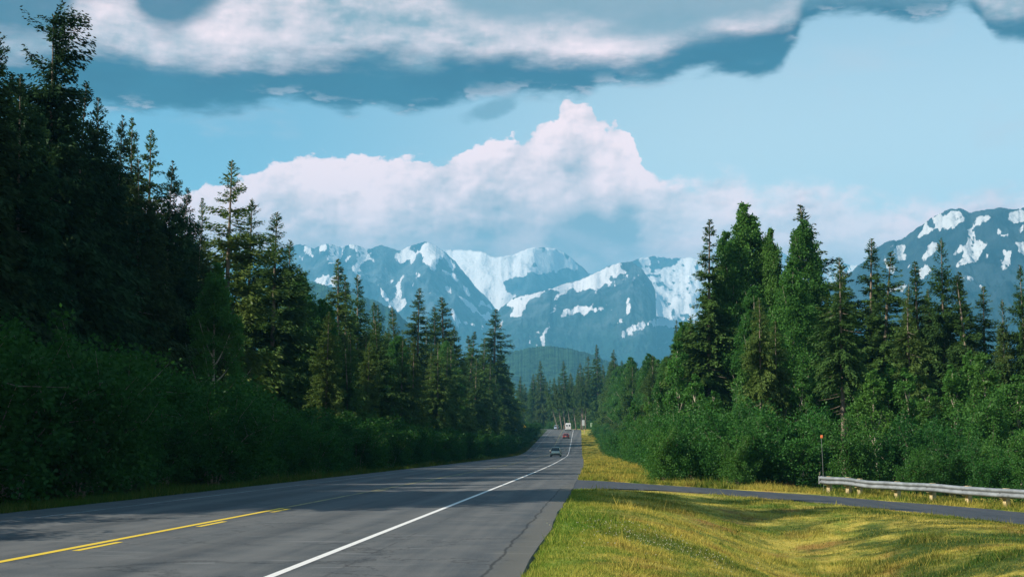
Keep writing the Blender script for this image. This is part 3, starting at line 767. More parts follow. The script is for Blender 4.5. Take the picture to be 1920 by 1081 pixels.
def broad_mesh(seed, H=17.0, Rad=2.8, t0=.22, ncl=230, per=80, lf=.17, mt=None, bk=None, limbs=14, cr=.62, tr=.20, multi=1, up=1.0):
    """poplar-like tree: upright limbs carrying clumps of separate leaves"""
    r = np.random.default_rng(seed)
    mb = MB(); cc = []; wt = []
    bend = r.normal(0, .35, 2)
    def axis(t): return np.array([bend[0] * math.sin(t * 2.6) * .6, bend[1] * math.sin(t * 2.1) * .6, H * t])
    ts = np.linspace(0, 1, 12)
    ax = np.array([axis(t * .93) for t in ts]); ax[0, 2] -= .3
    mb.tube(ax, lerp(tr, .02, ts ** .85), 8)
    paths = [(np.array([axis(t) for t in np.linspace(t0 + .25, 1, 12)]), 1.0)]
    for i in range(limbs):
        tb = t0 + (.86 - t0) * (i + r.random()) / limbs; a = i * 2.4 + r.random()
        b0 = axis(tb); l = Rad * (1.0 + .5 * r.random()) * (1 - .78 * tb ** 1.3)
        an = lerp(1.1, .38, tb) * (.75 + .5 * r.random()) / up
        pts = []
        for s in np.linspace(0, 1, 6):
            rr = l * math.sin(an) * s ** .85; zz = l * math.cos(an) * s * 1.5 + .25 * l * s * s
            pts.append(b0 + np.array([math.cos(a) * rr, math.sin(a) * rr, zz]))
        pts = np.array(pts); pts[:, 2] = np.minimum(pts[:, 2], H * (.99 - .04 * r.random()))
        mb.tube(pts, np.linspace(.045 + tr * .25 * (1 - tb), .008, 6), 5, False)
        paths.append((pts[2:], .6 + .6 * (1 - tb)))
        for _ in range(3):
            k = r.integers(2, 5); d = unit(np.array([r.normal(), r.normal(), .6])) * l * .35
            tw = np.array([pts[k], pts[k] + d * .5, pts[k] + d]); mb.tube(tw, [.02, .012, .004], 4, False)
            paths.append((tw[1:], .3))
    W_ = np.array([p[1] for p in paths]); W_ /= W_.sum()
    for _ in range(ncl):
        p, _w = paths[r.choice(len(paths), p=W_)]
        k = r.random() * (len(p) - 1); i = int(k)
        cc.append(lerp(p[i], p[min(i + 1, len(p) - 1)], k - i) + r.normal(0, cr * .6, 3) * np.array([1, 1, .8]))
    for _ in range(max(6, ncl // 22)): cc.append(axis(.86 + .13 * r.random()) + r.normal(0, cr * .35, 3))
    ncl = len(cc)
    cc = np.array(cc); sz = r.uniform(.45, 1.25, ncl) * (1.12 - .6 * np.clip(cc[:, 2] / H, 0, 1) ** 2)
    ctr = np.array([axis(min(max(q[2] / H, 0), 1)) for q in cc]); dv = (cc - ctr)[:, :2]; rr = np.hypot(dv[:, 0], dv[:, 1]) + 1e-6
    zt = np.clip((cc[:, 2] / H - t0) / (1 - t0), 0, 1)
    lim = Rad * (np.clip(zt / .25, .35, 1)) * (1 - zt) ** .75 * (1 + .25 * np.sin(np.arctan2(dv[:, 1], dv[:, 0]) * 2 + cc[:, 2] * .9)) + .12
    kf = np.minimum(1, lim / rr); cc[:, 0] = ctr[:, 0] + dv[:, 0] * kf; cc[:, 1] = ctr[:, 1] + dv[:, 1] * kf
    sz = sz * np.clip(lim / cr, .45, 1)
    n = ncl * per; ci = np.repeat(np.arange(ncl), per)
    off = unit(r.normal(0, 1, (n, 3))) * (r.random(n) ** .55)[:, None] * (cr * sz[ci])[:, None]
    P = cc[ci] + off
    P[:, 2] = np.clip(P[:, 2], H * t0 * .8, H * 1.0)
    A = unit(r.normal(0, 1, (n, 3)) + off * .8 + np.array([0, 0, -.25])) * (lf * (.6 + .7 * r.random(n)))[:, None]
    W = unit(np.cross(A, r.normal(0, 1, (n, 3)))) * (lf * .32 * (.7 + .5 * r.random(n)))[:, None]
    V, qd = leaves(P, A, W)
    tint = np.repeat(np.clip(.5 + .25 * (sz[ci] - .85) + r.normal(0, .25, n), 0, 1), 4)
    crown = mesh_from('crown', V, quads=qd, mats=[mt or M_POP], attr={'tint': tint})
    trunk = mesh_from('trunk', np.concatenate(mb.V), faces=mb.Fc, mats=[bk or M_PALE], smooth=True)
    return crown, trunk

def bush_mesh(seed, H=4.2, Rad=2.3, n=13000, lf=.15, mt=None):
    r = np.random.default_rng(seed)
    mb = MB(); tips = []
    for i in range(13):
        a = r.random() * 6.28; l = Rad * (.3 + .75 * r.random()); h = H * (.62 + .36 * r.random())
        pts = [np.array([math.cos(a) * .25 * r.random(), math.sin(a) * .25 * r.random(), -.2])]
        for s in (.35, .7, 1.0):
            pts.append(np.array([math.cos(a) * l * s ** 1.4, math.sin(a) * l * s ** 1.4, h * s ** .85]) + r.normal(0, .08, 3))
        mb.tube(pts, [.035, .026, .016, .006], 5, False)
        for s in np.linspace(.25, 1, 9):
            i0 = min(int(s * 3), 2); tips.append(lerp(pts[i0], pts[i0 + 1], s * 3 - i0))
        for _ in range(5):
            k = pts[r.integers(1, 4)]; e = k + r.normal(0, .45, 3) + np.array([0, 0, .25]); mb.tube([k, e], [.012, .004], 4, False); tips.append(e); tips.append(lerp(k, e, .6))
    # skirt of low sprays so the bush is leafy to the ground
    for _ in range(60):
        a = r.random() * 6.28; rr = Rad * (.45 + .5 * r.random()); tips.append(np.array([math.cos(a) * rr, math.sin(a) * rr, H * .55 * r.random() + .15]))
    tips = np.array(tips); m = len(tips); sz = r.uniform(.28, .62, m)
    ci = r.integers(0, m, n)
    off = unit(r.normal(0, 1, (n, 3))) * (r.random(n) ** .5)[:, None] * sz[ci][:, None]
    P = tips[ci] + off; P[:, 2] = np.abs(P[:, 2])
    A = unit(r.normal(0, 1, (n, 3)) + off) * (lf * (.55 + .8 * r.random(n)))[:, None]
    W = unit(np.cross(A, r.normal(0, 1, (n, 3)))) * (lf * .34)
    V, qd = leaves(P, A, W)
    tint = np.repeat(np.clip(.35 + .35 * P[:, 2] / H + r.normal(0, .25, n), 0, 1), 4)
    fol = mesh_from('foliage', V, quads=qd, mats=[mt or M_BUSH], attr={'tint': tint})
    st = mesh_from('stems', np.concatenate(mb.V), faces=mb.Fc, mats=[M_BARK], smooth=True)
    return fol, st

SPR = {
 'full': [(spruce_mesh(s, 20, 3.1, .06, 320, .95), 20) for s in (1, 2, 3, 4)],
 'slim': [(spruce_mesh(s, 20, 2.1, .10, 300, 1.15, droop=.28), 20) for s in (11, 12, 13)],
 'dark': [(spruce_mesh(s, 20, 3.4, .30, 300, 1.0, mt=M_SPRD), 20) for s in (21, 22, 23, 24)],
 'open': [(spruce_mesh(31, 20, 3.6, .10, 215, .85, droop=.12, open_=.25), 20)],
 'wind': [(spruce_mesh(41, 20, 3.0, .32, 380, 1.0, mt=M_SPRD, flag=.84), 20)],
 'bare': [(spruce_mesh(s, 20, 2.3, .48, 190, .85, droop=.3, open_=.2), 20) for s in (51, 52)],
 'pop': [(broad_mesh(s, 18, 3.1, .18, 520, 80, .18, limbs=20), 18) for s in (61, 62, 63)],
 'sap': [(broad_mesh(s, 8, 1.2, .25, 75, 60, .15, limbs=9, cr=.42, tr=.06, up=1.5), 8) for s in (71, 72, 73)],
 'bush': [(bush_mesh(s, 4.2, 2.3), 4.2) for s in (81, 82, 83, 84)],
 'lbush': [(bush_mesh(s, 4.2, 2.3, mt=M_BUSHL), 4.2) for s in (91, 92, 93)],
}
NAME = dict(full='spruce_tree', slim='spruce_tree', dark='spruce_tree', open='spruce_tree', wind='spruce_tree', bare='spruce_tree', pop='poplar_tree', sap='poplar_sapling', bush='alder_bush', lbush='alder_bush')
CAT = dict(spruce_tree='tree', poplar_tree='tree', poplar_sapling='young tree', alder_bush='bush')
COUNT = {}
def free(x, y, lst, d):
    return all((x - a) ** 2 + (y - b) ** 2 > d * d for a, b in lst)
def plant(kind, x, y, h, label, group, wid=1.0, var=None, rz=None, lean=0.0):
    lst = SPR[kind]; (crown, trunk), H0 = lst[(random.randrange(len(lst)) if var is None else var) % len(lst)]
    nm = NAME[kind]; k = h / H0
    o = empty(nm, (x, y, gz(x, y) - .05), random.random() * 6.28 if rz is None else rz)
    o.scale = (k * wid, k * wid, k)
    if lean: o.rotation_euler = (0, lean, 0)
    a, b = ('foliage', 'stems') if nm == 'alder_bush' else ('crown', 'trunk')
    link(a, crown, o); link(b, trunk, o)
    tag(o, label, CAT[nm], group)
    COUNT[nm] = COUNT.get(nm, 0) + 1
    return o
def at_px(px, Y, py=840):
    return pdir(px, py)[0] * Y
def plant_px(kind, px, top, Y, label, group, wid=1.0, **kw):
    sx, sz = pdir(px, top); x = sx * Y; h = EYE + sz * Y - gz(x, Y)
    return plant(kind, x, Y, h, label, group, wid, **kw)

GL = 'spruces of the dark forest left of the road'
GR = 'trees of the wood right of the road'
GF = 'trees of the distant forest at the end of the road'
# --- left side, single trees that show against the sky
LT = [
 ('dark', -40, 20, 47, None, 1.0), ('dark', 6, 62, 53, 'dark spruce whose tip leaves the frame at the left edge, left of the wind-bent one', .9),
 ('wind', 112, 26, 57, 'tallest spruce on the left with a ragged top bent to the right by wind', 1.0),
 ('dark', 52, 140, 50, 'dark spruce directly left of the wind-bent spruce, lower than it', .9), ('dark', 150, 150, 60, 'dark broad spruce directly right of the wind-bent spruce', .9),
 ('dark', 196, 185, 62, 'dark spruce with stepped right side between the wind-bent spruce and the twin tips', .85),
 ('slim', 254, 222, 72, 'narrow spruce, left one of two thin dark tips side by side', .9), ('slim', 286, 240, 70, 'narrow spruce, right one of two thin dark tips side by side', 1.1),
 ('dark', 316, 300, 70, 'dark spruce with upturned bough ends right of the twin tips', .85), ('dark', 345, 350, 76, 'dark spruce at the right end of the tall shaded block of forest', .85),
 ('dark', 100, 118, 66, 'spruce filling the gap directly behind the bent spruce', .9), ('dark', 222, 215, 66, 'dark spruce just left of the twin tips', .75), ('dark', 270, 300, 64, None, .9), ('dark', 372, 430, 74, None, .8),
 ('slim', 381, 372, 92, 'thin pale spruce seen against white cloud, just left of the open-branched spruce', .9),
 ('open', 431, 300, 86, 'open-branched spruce standing alone against the white cumulus cloud', 1.1),
 ('full', 470, 372, 100, 'sunlit spruce half hidden behind the open-branched spruce', .95), ('full', 516, 396, 98, 'broad light green sunlit spruce left of the blue mountain', 1.15),
 ('full', 545, 450, 104, 'light green spruce against the left foot of the blue mountain', 1.0), ('pop', 575, 515, 110, 'bright green leafy poplar among the left spruces', 1.0), ('pop', 606, 560, 112, 'lower leafy poplar right of the bright green poplar on the left', 1.0),
 ('slim', 637, 486, 124, 'dark narrow spruce rising in front of the snow-streaked blue mountain', 1.2), ('slim', 652, 515, 128, None, 1.0), ('full', 673, 514, 132, 'yellowish green spruce right of the dark narrow spruce in front of the mountain', .9),
 ('full', 700, 565, 138, None, .9), ('full', 716, 570, 146, None, .9), ('full', 748, 576, 156, 'broad spruce with rounded top left of the thin tall one before the mountain', 1.0),
 ('slim', 783, 540, 172, 'thin sparse spruce standing above its neighbours in front of the snow gully', 1.2), ('full', 800, 615, 176, None, .9),
 ('slim', 818, 574, 196, 'left one of a close pair of thin spruces in front of the mountain', 1.1), ('slim', 834, 556, 200, 'right and taller one of a close pair of thin spruces in front of the mountain', 1.5),
 ('full', 850, 612, 205, None, .9), ('slim', 877, 622, 236, None, 1.3), ('slim', 890, 628, 244, None, 1.3), ('full', 905, 634, 262, None, .9),
 ('slim', 926, 580, 296, 'tall dark spruce at the right end of the left-hand row, above the small wooded hill', 1.5), ('full', 940, 650, 310, None, .9), ('full', 952, 690, 330, 'last spruce at the right end of the left-hand forest', .9),
 ('full', 962, 730, 345, None, .8)]
for kd, px, top, Y, lab, wd in LT:
    x = at_px(px, Y)
    plant_px(kd, px, top, Y, lab or 'spruce in the crowded row of trees left of the road', GL, wd * (1.28 if px >= 430 else 1.0), rz=(0.0 if kd == 'wind' else None))
SL = [(-400, 20), (-40, 60), (10, 130), (60, 200), (112, 190), (150, 210), (200, 260), (245, 330), (290, 330), (320, 390), (350, 430), (395, 470), (430, 430), (480, 450), (520, 450), (560, 500), (600, 570), (640, 620), (680, 600), (700, 610), (760, 620), (800, 650),
      (840, 650), (880, 660), (925, 670), (950, 710), (965, 760), (985, 790), (1010, 802)]
SLx = np.array([p[0] for p in SL]); SLy = np.array([p[1] for p in SL])
# --- left side, the forest behind
used = [(at_px(p, Y), Y) for _, p, _, Y, _, _ in LT]
_y = 100.0
while _y < 372:
    x = float(cen(_y)) - random.uniform(19.0, 22.5); px, _p = pixel(np.array([x, _y, 0.0]))
    h = EYE + pdir(px, float(np.interp(px, SLx, SLy)) + random.uniform(-22, 40))[1] * _y - gz(x, _y)
    h = min(max(h, 8), 23)
    if free(x, _y, used, 2.6):
        used.append((x, _y)); kd = random.choice(['full', 'full', 'slim', 'full', 'pop'])
        plant(kd, x, _y, h, 'poplar among the crowded spruces left of the road' if kd == 'pop' else 'spruce in the crowded row of trees left of the road', GL if kd != 'pop' else 'poplars among the left-hand spruces', random.uniform(1.1, 1.35))
    _y += 5.2 if _y < 200 else 7.5
n_ = 0; tries = 0
while n_ < 78 and tries < 6000:
    tries += 1
    y = 22 + 340 * random.random() ** 1.35; off = random.uniform(19.5, 46 if y < 130 else 34)
    x = float(cen(y)) - off
    if off > 28 and 76 < y < 150: continue
    px, _p = pixel(np.array([x, y, 0.0]))
    if not free(x, y, used, 3.0 if y < 120 else 4.2): continue
    if px < -1400: continue
    sky_y = float(np.interp(px, SLx, SLy)) + random.uniform(0, 70)
    mx = EYE + pdir(px, sky_y)[1] * y - gz(x, y)
    h = min(random.uniform(16, 25), mx) if px > -300 else random.uniform(16, 23)
    if h < 7: continue
    used.append((x, y)); n_ += 1
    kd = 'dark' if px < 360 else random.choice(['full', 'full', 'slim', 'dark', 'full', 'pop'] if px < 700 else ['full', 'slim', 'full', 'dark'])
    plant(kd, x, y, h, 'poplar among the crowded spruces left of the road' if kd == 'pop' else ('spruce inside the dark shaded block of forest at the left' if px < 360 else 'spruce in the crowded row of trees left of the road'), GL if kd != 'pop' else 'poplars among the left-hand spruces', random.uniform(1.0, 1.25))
# --- right side, single trees
RT = [
 ('slim', 1323, 416, 96, 'slender spruce with a bare pointed tip left of the tallest poplar', 1.25), ('pop', 1392, 378, 98, 'tallest poplar on the right, with a double top', .92), ('pop', 1362, 430, 97, 'poplar touching the left flank of the tallest poplar', .8),
 ('pop', 1446, 424, 97, 'narrow poplar with a finger-like top between the two tallest trees on the right', .55), ('pop', 1512, 408, 94, 'dense poplar leaning against the pointed spruce on its right', .82), ('slim', 1538, 382, 97, 'pointed spruce rising behind a poplar, highest spruce on the right', 1.5),
 ('slim', 1580, 480, 92, None, 1.5), ('slim', 1623, 446, 92, 'pointed spruce in front of the left slope of the blue snowy mountain', 1.4), ('slim', 1644, 470, 90, 'spruce just right of a slightly taller pointed one before the right mountain', 1.4),
 ('bare', 1572, 505, 71, 'brownish spruce with a long bare pale trunk', 1.1), ('full', 1692, 534, 88, None, .8), ('slim', 1714, 488, 88, 'spruce with a narrow tip halfway along the base of the right mountain', 1.3),
 ('full', 1760, 446, 88, 'tall full spruce standing in front of the large snow patch of the right mountain', .82), ('slim', 1796, 508, 88, 'left one of two short pointed spruces right of the full spruce', 1.3), ('slim', 1812, 514, 86, 'right one of two short pointed spruces right of the full spruce', 1.3),
 ('slim', 1838, 536, 88, 'small thin spruce in the gap before the dark blue mountain foot', 1.2), ('full', 1876, 560, 84, None, .7), ('full', 1914, 496, 84, 'spruce cut by the right edge of the frame', .9), ('full', 1985, 470, 84, None, .9),
 ('bare', 1422, 560, 72, 'half dead spruce with brown needles below the tallest poplar', .9), ('bare', 1270, 600, 120, 'thin bare spruce at the left corner of the right-hand wood', .8),
 ('pop', 1276, 600, 110, 'slim leafy poplar at the left corner of the right-hand wood', .6), ('full', 1312, 560, 104, None, .8),
 ('bare', 1452, 600, 73, 'thin bare-stemmed spruce right of the half dead brown spruce', 1.0), ('bare', 1700, 560, 72, 'thin bare-stemmed spruce below the left slope of the right mountain', 1.0),
 ('sap', 1270, 640, 92, 'sapling with a straight bare white stem at the corner of the wood', .9)]
used2 = []
for kd, px, top, Y, lab, wd in RT:
    used2.append((at_px(px, Y), Y))
    plant_px(kd, px, top, Y, lab or 'spruce in the wood right of the road', GR, wd * 1.12)
SRt = [(940, 720), (960, 712), (1000, 700), (1055, 690), (1110, 668), (1125, 660), (1160, 668), (1200, 655), (1240, 648), (1270, 625), (1300, 560), (1340, 500), (1400, 470), (1440, 520), (1500, 480), (1560, 480), (1600, 520), (1650, 520), (1700, 560), (1760, 540), (1800, 560),
       (1850, 610), (1880, 590), (1920, 540), (2300, 500)]
_y = 104.0
while _y < 452:
    off = random.uniform(8.0, 12.5); x = float(cen(_y)) + off; px, _p = pixel(np.array([x, _y, 0.0]))
    sky_y = float(np.interp(px, [p[0] for p in SRt], [p[1] for p in SRt])) + random.uniform(-8, 34)
    h = EYE + pdir(px, sky_y)[1] * _y - gz(x, _y)
    h = min(h, 24) * random.uniform(.86, 1.0)
    used2.append((x, _y))
    kd = random.choice(['full', 'slim', 'full', 'pop', 'pop', 'full'])
    plant(kd, x, _y, h, 'poplar standing among the trees right of the road' if kd == 'pop' else 'spruce in the wood right of the road', 'poplars in the wood right of the road' if kd == 'pop' else GR, random.uniform(1.1, 1.4))
    _y += 6.2 if _y < 200 else 8.5
SRx = np.array([p[0] for p in SRt]); SRy = np.array([p[1] for p in SRt])
n_ = 0; tries = 0
while n_ < 92 and tries < 8000:
    tries += 1
    y = 76 + 380 * random.random() ** 1.5; off = random.uniform(9.5, 55)
    x = float(cen(y)) + off
    px, _p = pixel(np.array([x, y, 0.0]))
    if px > 2150 or not free(x, y, used2, 3.0 if y < 140 else 4.0): continue
    sky_y = float(np.interp(px, SRx, SRy)) + random.uniform(0, 60)
    h = min(random.uniform(15, 22), EYE + pdir(px, sky_y)[1] * y - gz(x, y))
    if h < 6: continue
    used2.append((x, y)); n_ += 1
    kd = random.choice(['full', 'slim', 'full', 'slim', 'bare', 'pop', 'pop'])
    plant(kd, x, y, h, 'poplar standing among the trees right of the road' if kd == 'pop' else 'spruce in the wood right of the road', 'poplars in the wood right of the road' if kd == 'pop' else GR, random.uniform(1.0, 1.3))
# --- far forest behind the bend
FT = [(1014, 676, 560), (1058, 676, 520), (1087, 680, 510), (1120, 646, 470), (1148, 655, 450), (1105, 668, 480), (975, 704, 560), (1000, 700, 570)]
for px, top, Y in FT:
    plant_px('slim', px, top, Y, {1120: 'pointed spruce highest in the distant tree line right of the small hill', 1058: 'dark pointed spruce above the white van in front of the small wooded hill',
             1014: 'thin lone spruce tip in front of the left half of the small wooded hill'}.get(px, 'spruce in the distant forest behind the bend of the road'), GF, 1.3)
n_ = 0; tries = 0; used3 = []
while n_ < 66 and tries < 8000:
    tries += 1
    y = random.uniform(470, 640); px = random.uniform(935, 1190)
    x = at_px(px, y)
    if x < float(cen(y)) + 7 or not free(x, y, used3, 4.2): continue
    sky_y = float(np.interp(px, SRx, SRy)) + random.uniform(-2, 26)
    h = EYE + pdir(px, sky_y)[1] * y - gz(x, y)
    h = min(h, random.uniform(20, 27))
    if h < 9: continue
    used3.append((x, y)); n_ += 1
    plant(random.choice(['full', 'slim', 'full', 'bare']), x, y, h, 'spruce in the distant forest behind the bend of the road', GF, random.uniform(1.0, 1.3))
# leaning pale trunks above the white van
for k, (px, by, ty, ln) in enumerate([(1047, 784, 762, -.28), (1054, 782, 770, -.15), (1061, 782, 772, -.12), (1070, 783, 762, -.12), (1081, 784, 768, -.14), (1093, 782, 756, 0.0), (1098, 782, 750, .02), (1090, 782, 762, .03)]):
    Y = 455; x = at_px(px, Y)
    plant('bare', x, Y, 17 + k % 3, 'one of the pale leaning trunks in the row above the white van', 'pale trunks behind the bend', 1.0, lean=ln)
# --- bushes
LBL = 'leafy alder bush in the shaded thicket along the left side of the road'
prof_h = [(-600, 3.9), (0, 4.3), (150, 4.4), (300, 4.2), (380, 3.9), (450, 3.3), (600, 3.2), (720, 3.1), (830, 3.0), (940, 3.3), (1000, 3.2)]
y = 12.0
while y < 430:
    for row, off in enumerate((15.3, 17.8, 20.6)):
        if row == 2 and y > 60: continue
        if row == 1 and y > 260: continue
        x = float(cen(y)) - off - random.uniform(-.5, .6); yy = y + random.uniform(-.8, .8)
        px, _ = pixel(np.array([x, yy, 1.0]))
        if px > 1004 - (0 if row else 0): continue
        h = float(np.interp(px, [p[0] for p in prof_h], [p[1] for p in prof_h])) * random.uniform(.84, 1.04) * (1, 1.04, 1.06)[row] * (.72 if row == 0 and random.random() < .5 else 1)
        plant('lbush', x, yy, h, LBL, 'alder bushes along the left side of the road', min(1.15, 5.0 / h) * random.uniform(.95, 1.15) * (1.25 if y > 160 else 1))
    y += 3.1 if y < 70 else (4.4 if y < 160 else 7.5)
LBR = 'leafy green alder bush in the thicket along the right side of the road'
y = 60.0
while y < 600:
    for row, off in enumerate((5.0, 8.2)):
        if row and 130 < y < 420: continue
        x = float(cen(y)) + off + random.uniform(-.5, .6)
        if y < 66: x += 1.2
        plant('bush', x, y + random.uniform(-.6, .6), random.uniform(2.6, 3.4) * (1 + .10 * row), LBR, 'alder bushes right of the road', random.uniform(.95, 1.15) * (1.3 if y > 150 else 1))
    y += 3.5 if y < 150 else (7.0 if y < 420 else 7.5)
for row, (o, h0) in enumerate(((2.6, 2.5), (5.2, 3.0), (8.5, 3.4), (12.5, 3.8))):
    t = 0.0
    PTS = np.array([(3.0, 55.8), (9.2, 55.2), (12.0, 52.0), (15.4, 45.5), (20.5, 37.5), (26, 28)])
    seg = np.linalg.norm(np.diff(PTS, axis=0), axis=1); cum = np.concatenate([[0], np.cumsum(seg)])
    while t < cum[-1] - 5:
        px_ = np.interp(t, cum, PTS[:, 0]); py_ = np.interp(t, cum, PTS[:, 1])
        j = min(np.searchsorted(cum, t, side='right') - 1, len(seg) - 1); d = (PTS[j + 1] - PTS[j]) / seg[j]; nrm_ = np.array([-d[1], d[0]])
        if nrm_[1] < 0: nrm_ = -nrm_
        x, yq = px_ + nrm_[0] * o + random.uniform(-.4, .4), py_ + nrm_[1] * o + random.uniform(-.5, .5)
        plant('bush', x, yq, h0 * random.uniform(.66, 1.12), 'leafy green alder bush in the thicket behind the side road and guard rail', 'alder bushes behind the side road', random.uniform(.9, 1.1))
        t += 3.2
# saplings standing out of the right-hand thicket
for k, (px, top, Y, lb) in enumerate([(1300, 700, 80, ''), (1336, 730, 78, ''), (1392, 690, 76, ''), (1440, 660, 78, ''), (1465, 640, 76, ''), (1500, 700, 72, ''), (1532, 690, 74, ''), (1585, 640, 74, ''), (1605, 735, 70, ''),
          (1640, 690, 68, ''), (1668, 680, 72, ''), (1700, 690, 70, ''), (1740, 725, 68, ''), (1780, 680, 70, ''), (1818, 655, 70, ''), (1846, 660, 68, ''), (1880, 720, 66, ''), (1905, 700, 66, ''), (1215, 742, 120, ''), (1190, 748, 140, ''), (1240, 700, 110, '')]):
    plant_px('sap', px, top, Y, 'pale-stemmed poplar sapling rising out of the right-hand thicket', 'saplings in the right-hand thicket', random.uniform(.9, 1.5))


# ------------------------------------------------------------------ grass
M_BL, g = mat('grass_blades')
tc = g.node('ShaderNodeTexCoord').outputs['Object']
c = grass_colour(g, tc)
at = g.node('ShaderNodeAttribute', attribute_name='tint').outputs['Fac']
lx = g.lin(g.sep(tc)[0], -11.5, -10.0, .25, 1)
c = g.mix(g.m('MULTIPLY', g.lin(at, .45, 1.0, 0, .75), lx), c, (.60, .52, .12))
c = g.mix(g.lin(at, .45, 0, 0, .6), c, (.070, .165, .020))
d = g.node('ShaderNodeBsdfDiffuse'); g.put(d.inputs[0], c)
t = g.node('ShaderNodeBsdfTranslucent'); g.put(t.inputs[0], c)
mx = g.node('ShaderNodeMixShader'); mx.inputs[0].default_value = .35
g.l.new(d.outputs[0], mx.inputs[1]); g.l.new(t.outputs[0], mx.inputs[2]); g.l.new(mx.outputs[0], g.outn.inputs[0])
def blades(X, Y, hgt, wid, r, lean=.35):
    n = len(X); Z = ground(X, Y, False)
    P = np.stack([X, Y, Z - .01], -1); a = r.random(n) * 6.28
    W = np.stack([np.cos(a), np.sin(a), np.zeros(n)], -1) * wid[:, None]
    tip = P + np.stack([r.normal(0, lean, n) * hgt, r.normal(0, lean, n) * hgt, hgt], -1)
    V = np.stack([P - W, P + W, tip], 1).reshape(-1, 3)
    return V, np.arange(n * 3).reshape(-1, 3)
def grass_obj(name, X, Y, h0, h1, w, r, lab=None):
    n = len(X)
    tuft = fbm(X * 1.6, Y * 1.6, 3, 12)
    tall = sst(fbm(X * .55, Y * .55, 4, 44), .58, .78)
    hg = (h0 + (h1 - h0) * r.random(n) ** 2) * (.45 + 1.1 * tuft) * (1 + 1.1 * tall)
    V, t_ = blades(X, Y, hg, w, r)
    tint = np.repeat(np.clip(r.random(n) * .7 + .5 * (fbm(X * .8, Y * .5, 3, 15) - .3), 0, 1), 3)
    me = mesh_from(name, V, tris=t_, mats=[M_BL], attr={'tint': tint})
    return tag(link(name, me), lab, 'grass' if lab else None, kind='stuff')
r = np.random.default_rng(5)
n = 900000
Yg = 11 * (60 / 11) ** r.random(n); Xg = -.9 + (Yg * .40 + 1.4) * r.random(n)
ok = (sdist(Xg, Yg) > .0) & (Xg > -.78 + .12 * (fbm(Yg * 1.5, Yg * 0, 3, 2) - .5)) & (Yg < 57)
ok &= (Yg < 51) | (Xg < 4)
Xg = Xg[ok][:430000]; Yg = Yg[ok][:430000]
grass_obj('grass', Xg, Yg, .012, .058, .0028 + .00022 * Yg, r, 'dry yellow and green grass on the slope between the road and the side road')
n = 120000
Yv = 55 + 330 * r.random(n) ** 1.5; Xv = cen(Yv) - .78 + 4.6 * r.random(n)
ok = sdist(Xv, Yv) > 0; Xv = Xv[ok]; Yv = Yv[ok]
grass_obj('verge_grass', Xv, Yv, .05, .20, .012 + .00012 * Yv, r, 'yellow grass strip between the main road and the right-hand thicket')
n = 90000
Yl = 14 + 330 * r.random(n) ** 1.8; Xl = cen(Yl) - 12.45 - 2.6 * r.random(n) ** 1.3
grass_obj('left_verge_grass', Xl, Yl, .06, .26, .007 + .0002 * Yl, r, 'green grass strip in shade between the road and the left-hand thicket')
n = 60000
PG = np.array([(2.0, 54.2), (9.0, 53.8), (11.6, 50.8), (14.6, 44.5), (18.5, 37.5), (24, 26)])
sg = np.linalg.norm(np.diff(PG, axis=0), axis=1); cg_ = np.concatenate([[0], np.cumsum(sg)]); tq = r.random(n) * cg_[-1]
Xs = np.interp(tq, cg_, PG[:, 0]) + r.uniform(-.9, 2.4, n); Ys = np.interp(tq, cg_, PG[:, 1]) + r.uniform(-.9, 2.4, n)
ok = sdist(Xs, Ys) > .05
grass_obj('guard_rail_grass', Xs[ok], Ys[ok], .06, .26, np.full(ok.sum(), .014), r, 'long green grass growing under and behind the guard rail')
n = 60000
Yw = 12 * (52 / 12) ** r.random(n); Xw = -.7 + (Yw * .38 + 1.4) * r.random(n)
ok = (sdist(Xw, Yw) > .1) & (fbm(Xw * .9, Yw * .6, 4, 71) > .60)
Xw = Xw[ok]; Yw = Yw[ok]
grass_obj('tall_weeds', Xw, Yw, .05, .17, .004 + .0002 * Yw, r, 'scattered taller tufts of weeds in the foreground grass')
# white clover flowers in patches
M_CLO = simple('clover_flowers', (.50, .50, .36), .8)
fx = []; 
for (px, py, sx_, sy_, k) in ((1150, 992, .9, .35, 50), (1215, 1005, 1.2, .35, 70), (1262, 1032, 1.1, .35, 60), (1300, 1048, .9, .3, 30), (1190, 1035, 1.2, .6, 15), (1320, 1070, 1.0, .4, 15)):
    Y = 18.0
    for _ in range(12):
        ax_, az_ = pdir(px, py); Y = Y * .5 + .5 * ((EYE - gz(ax_ * Y, Y)) / -az_)
    fx.append(np.stack([ax_ * Y + r.normal(0, sx_ * .45, k), Y + r.normal(0, sy_ * 1.6, k)], -1))
fx = np.concatenate(fx); zz = ground(fx[:, 0], fx[:, 1], False) + r.uniform(.04, .13, len(fx))
P = np.column_stack([fx, zz]); th = r.random(len(fx)) * 3.14; s_ = r.uniform(.005, .012, len(fx))[:, None]
A = np.stack([np.zeros(len(fx)), np.zeros(len(fx)), np.ones(len(fx))], -1) * s_ * 1.7; W = np.stack([np.cos(th), np.sin(th), 0 * th], -1) * s_
V1, q1 = leaves(P, A, W); W2 = np.stack([-np.sin(th), np.cos(th), 0 * th], -1) * s_; V2, q2 = leaves(P, A, W2)
tag(link('white_clover', mesh_from('white_clover', np.concatenate([V1, V2]), quads=np.concatenate([q1, q2 + len(V1)]), mats=[M_CLO])), 'patches of tiny white clover flowers in the foreground grass', 'flowers', kind='stuff')

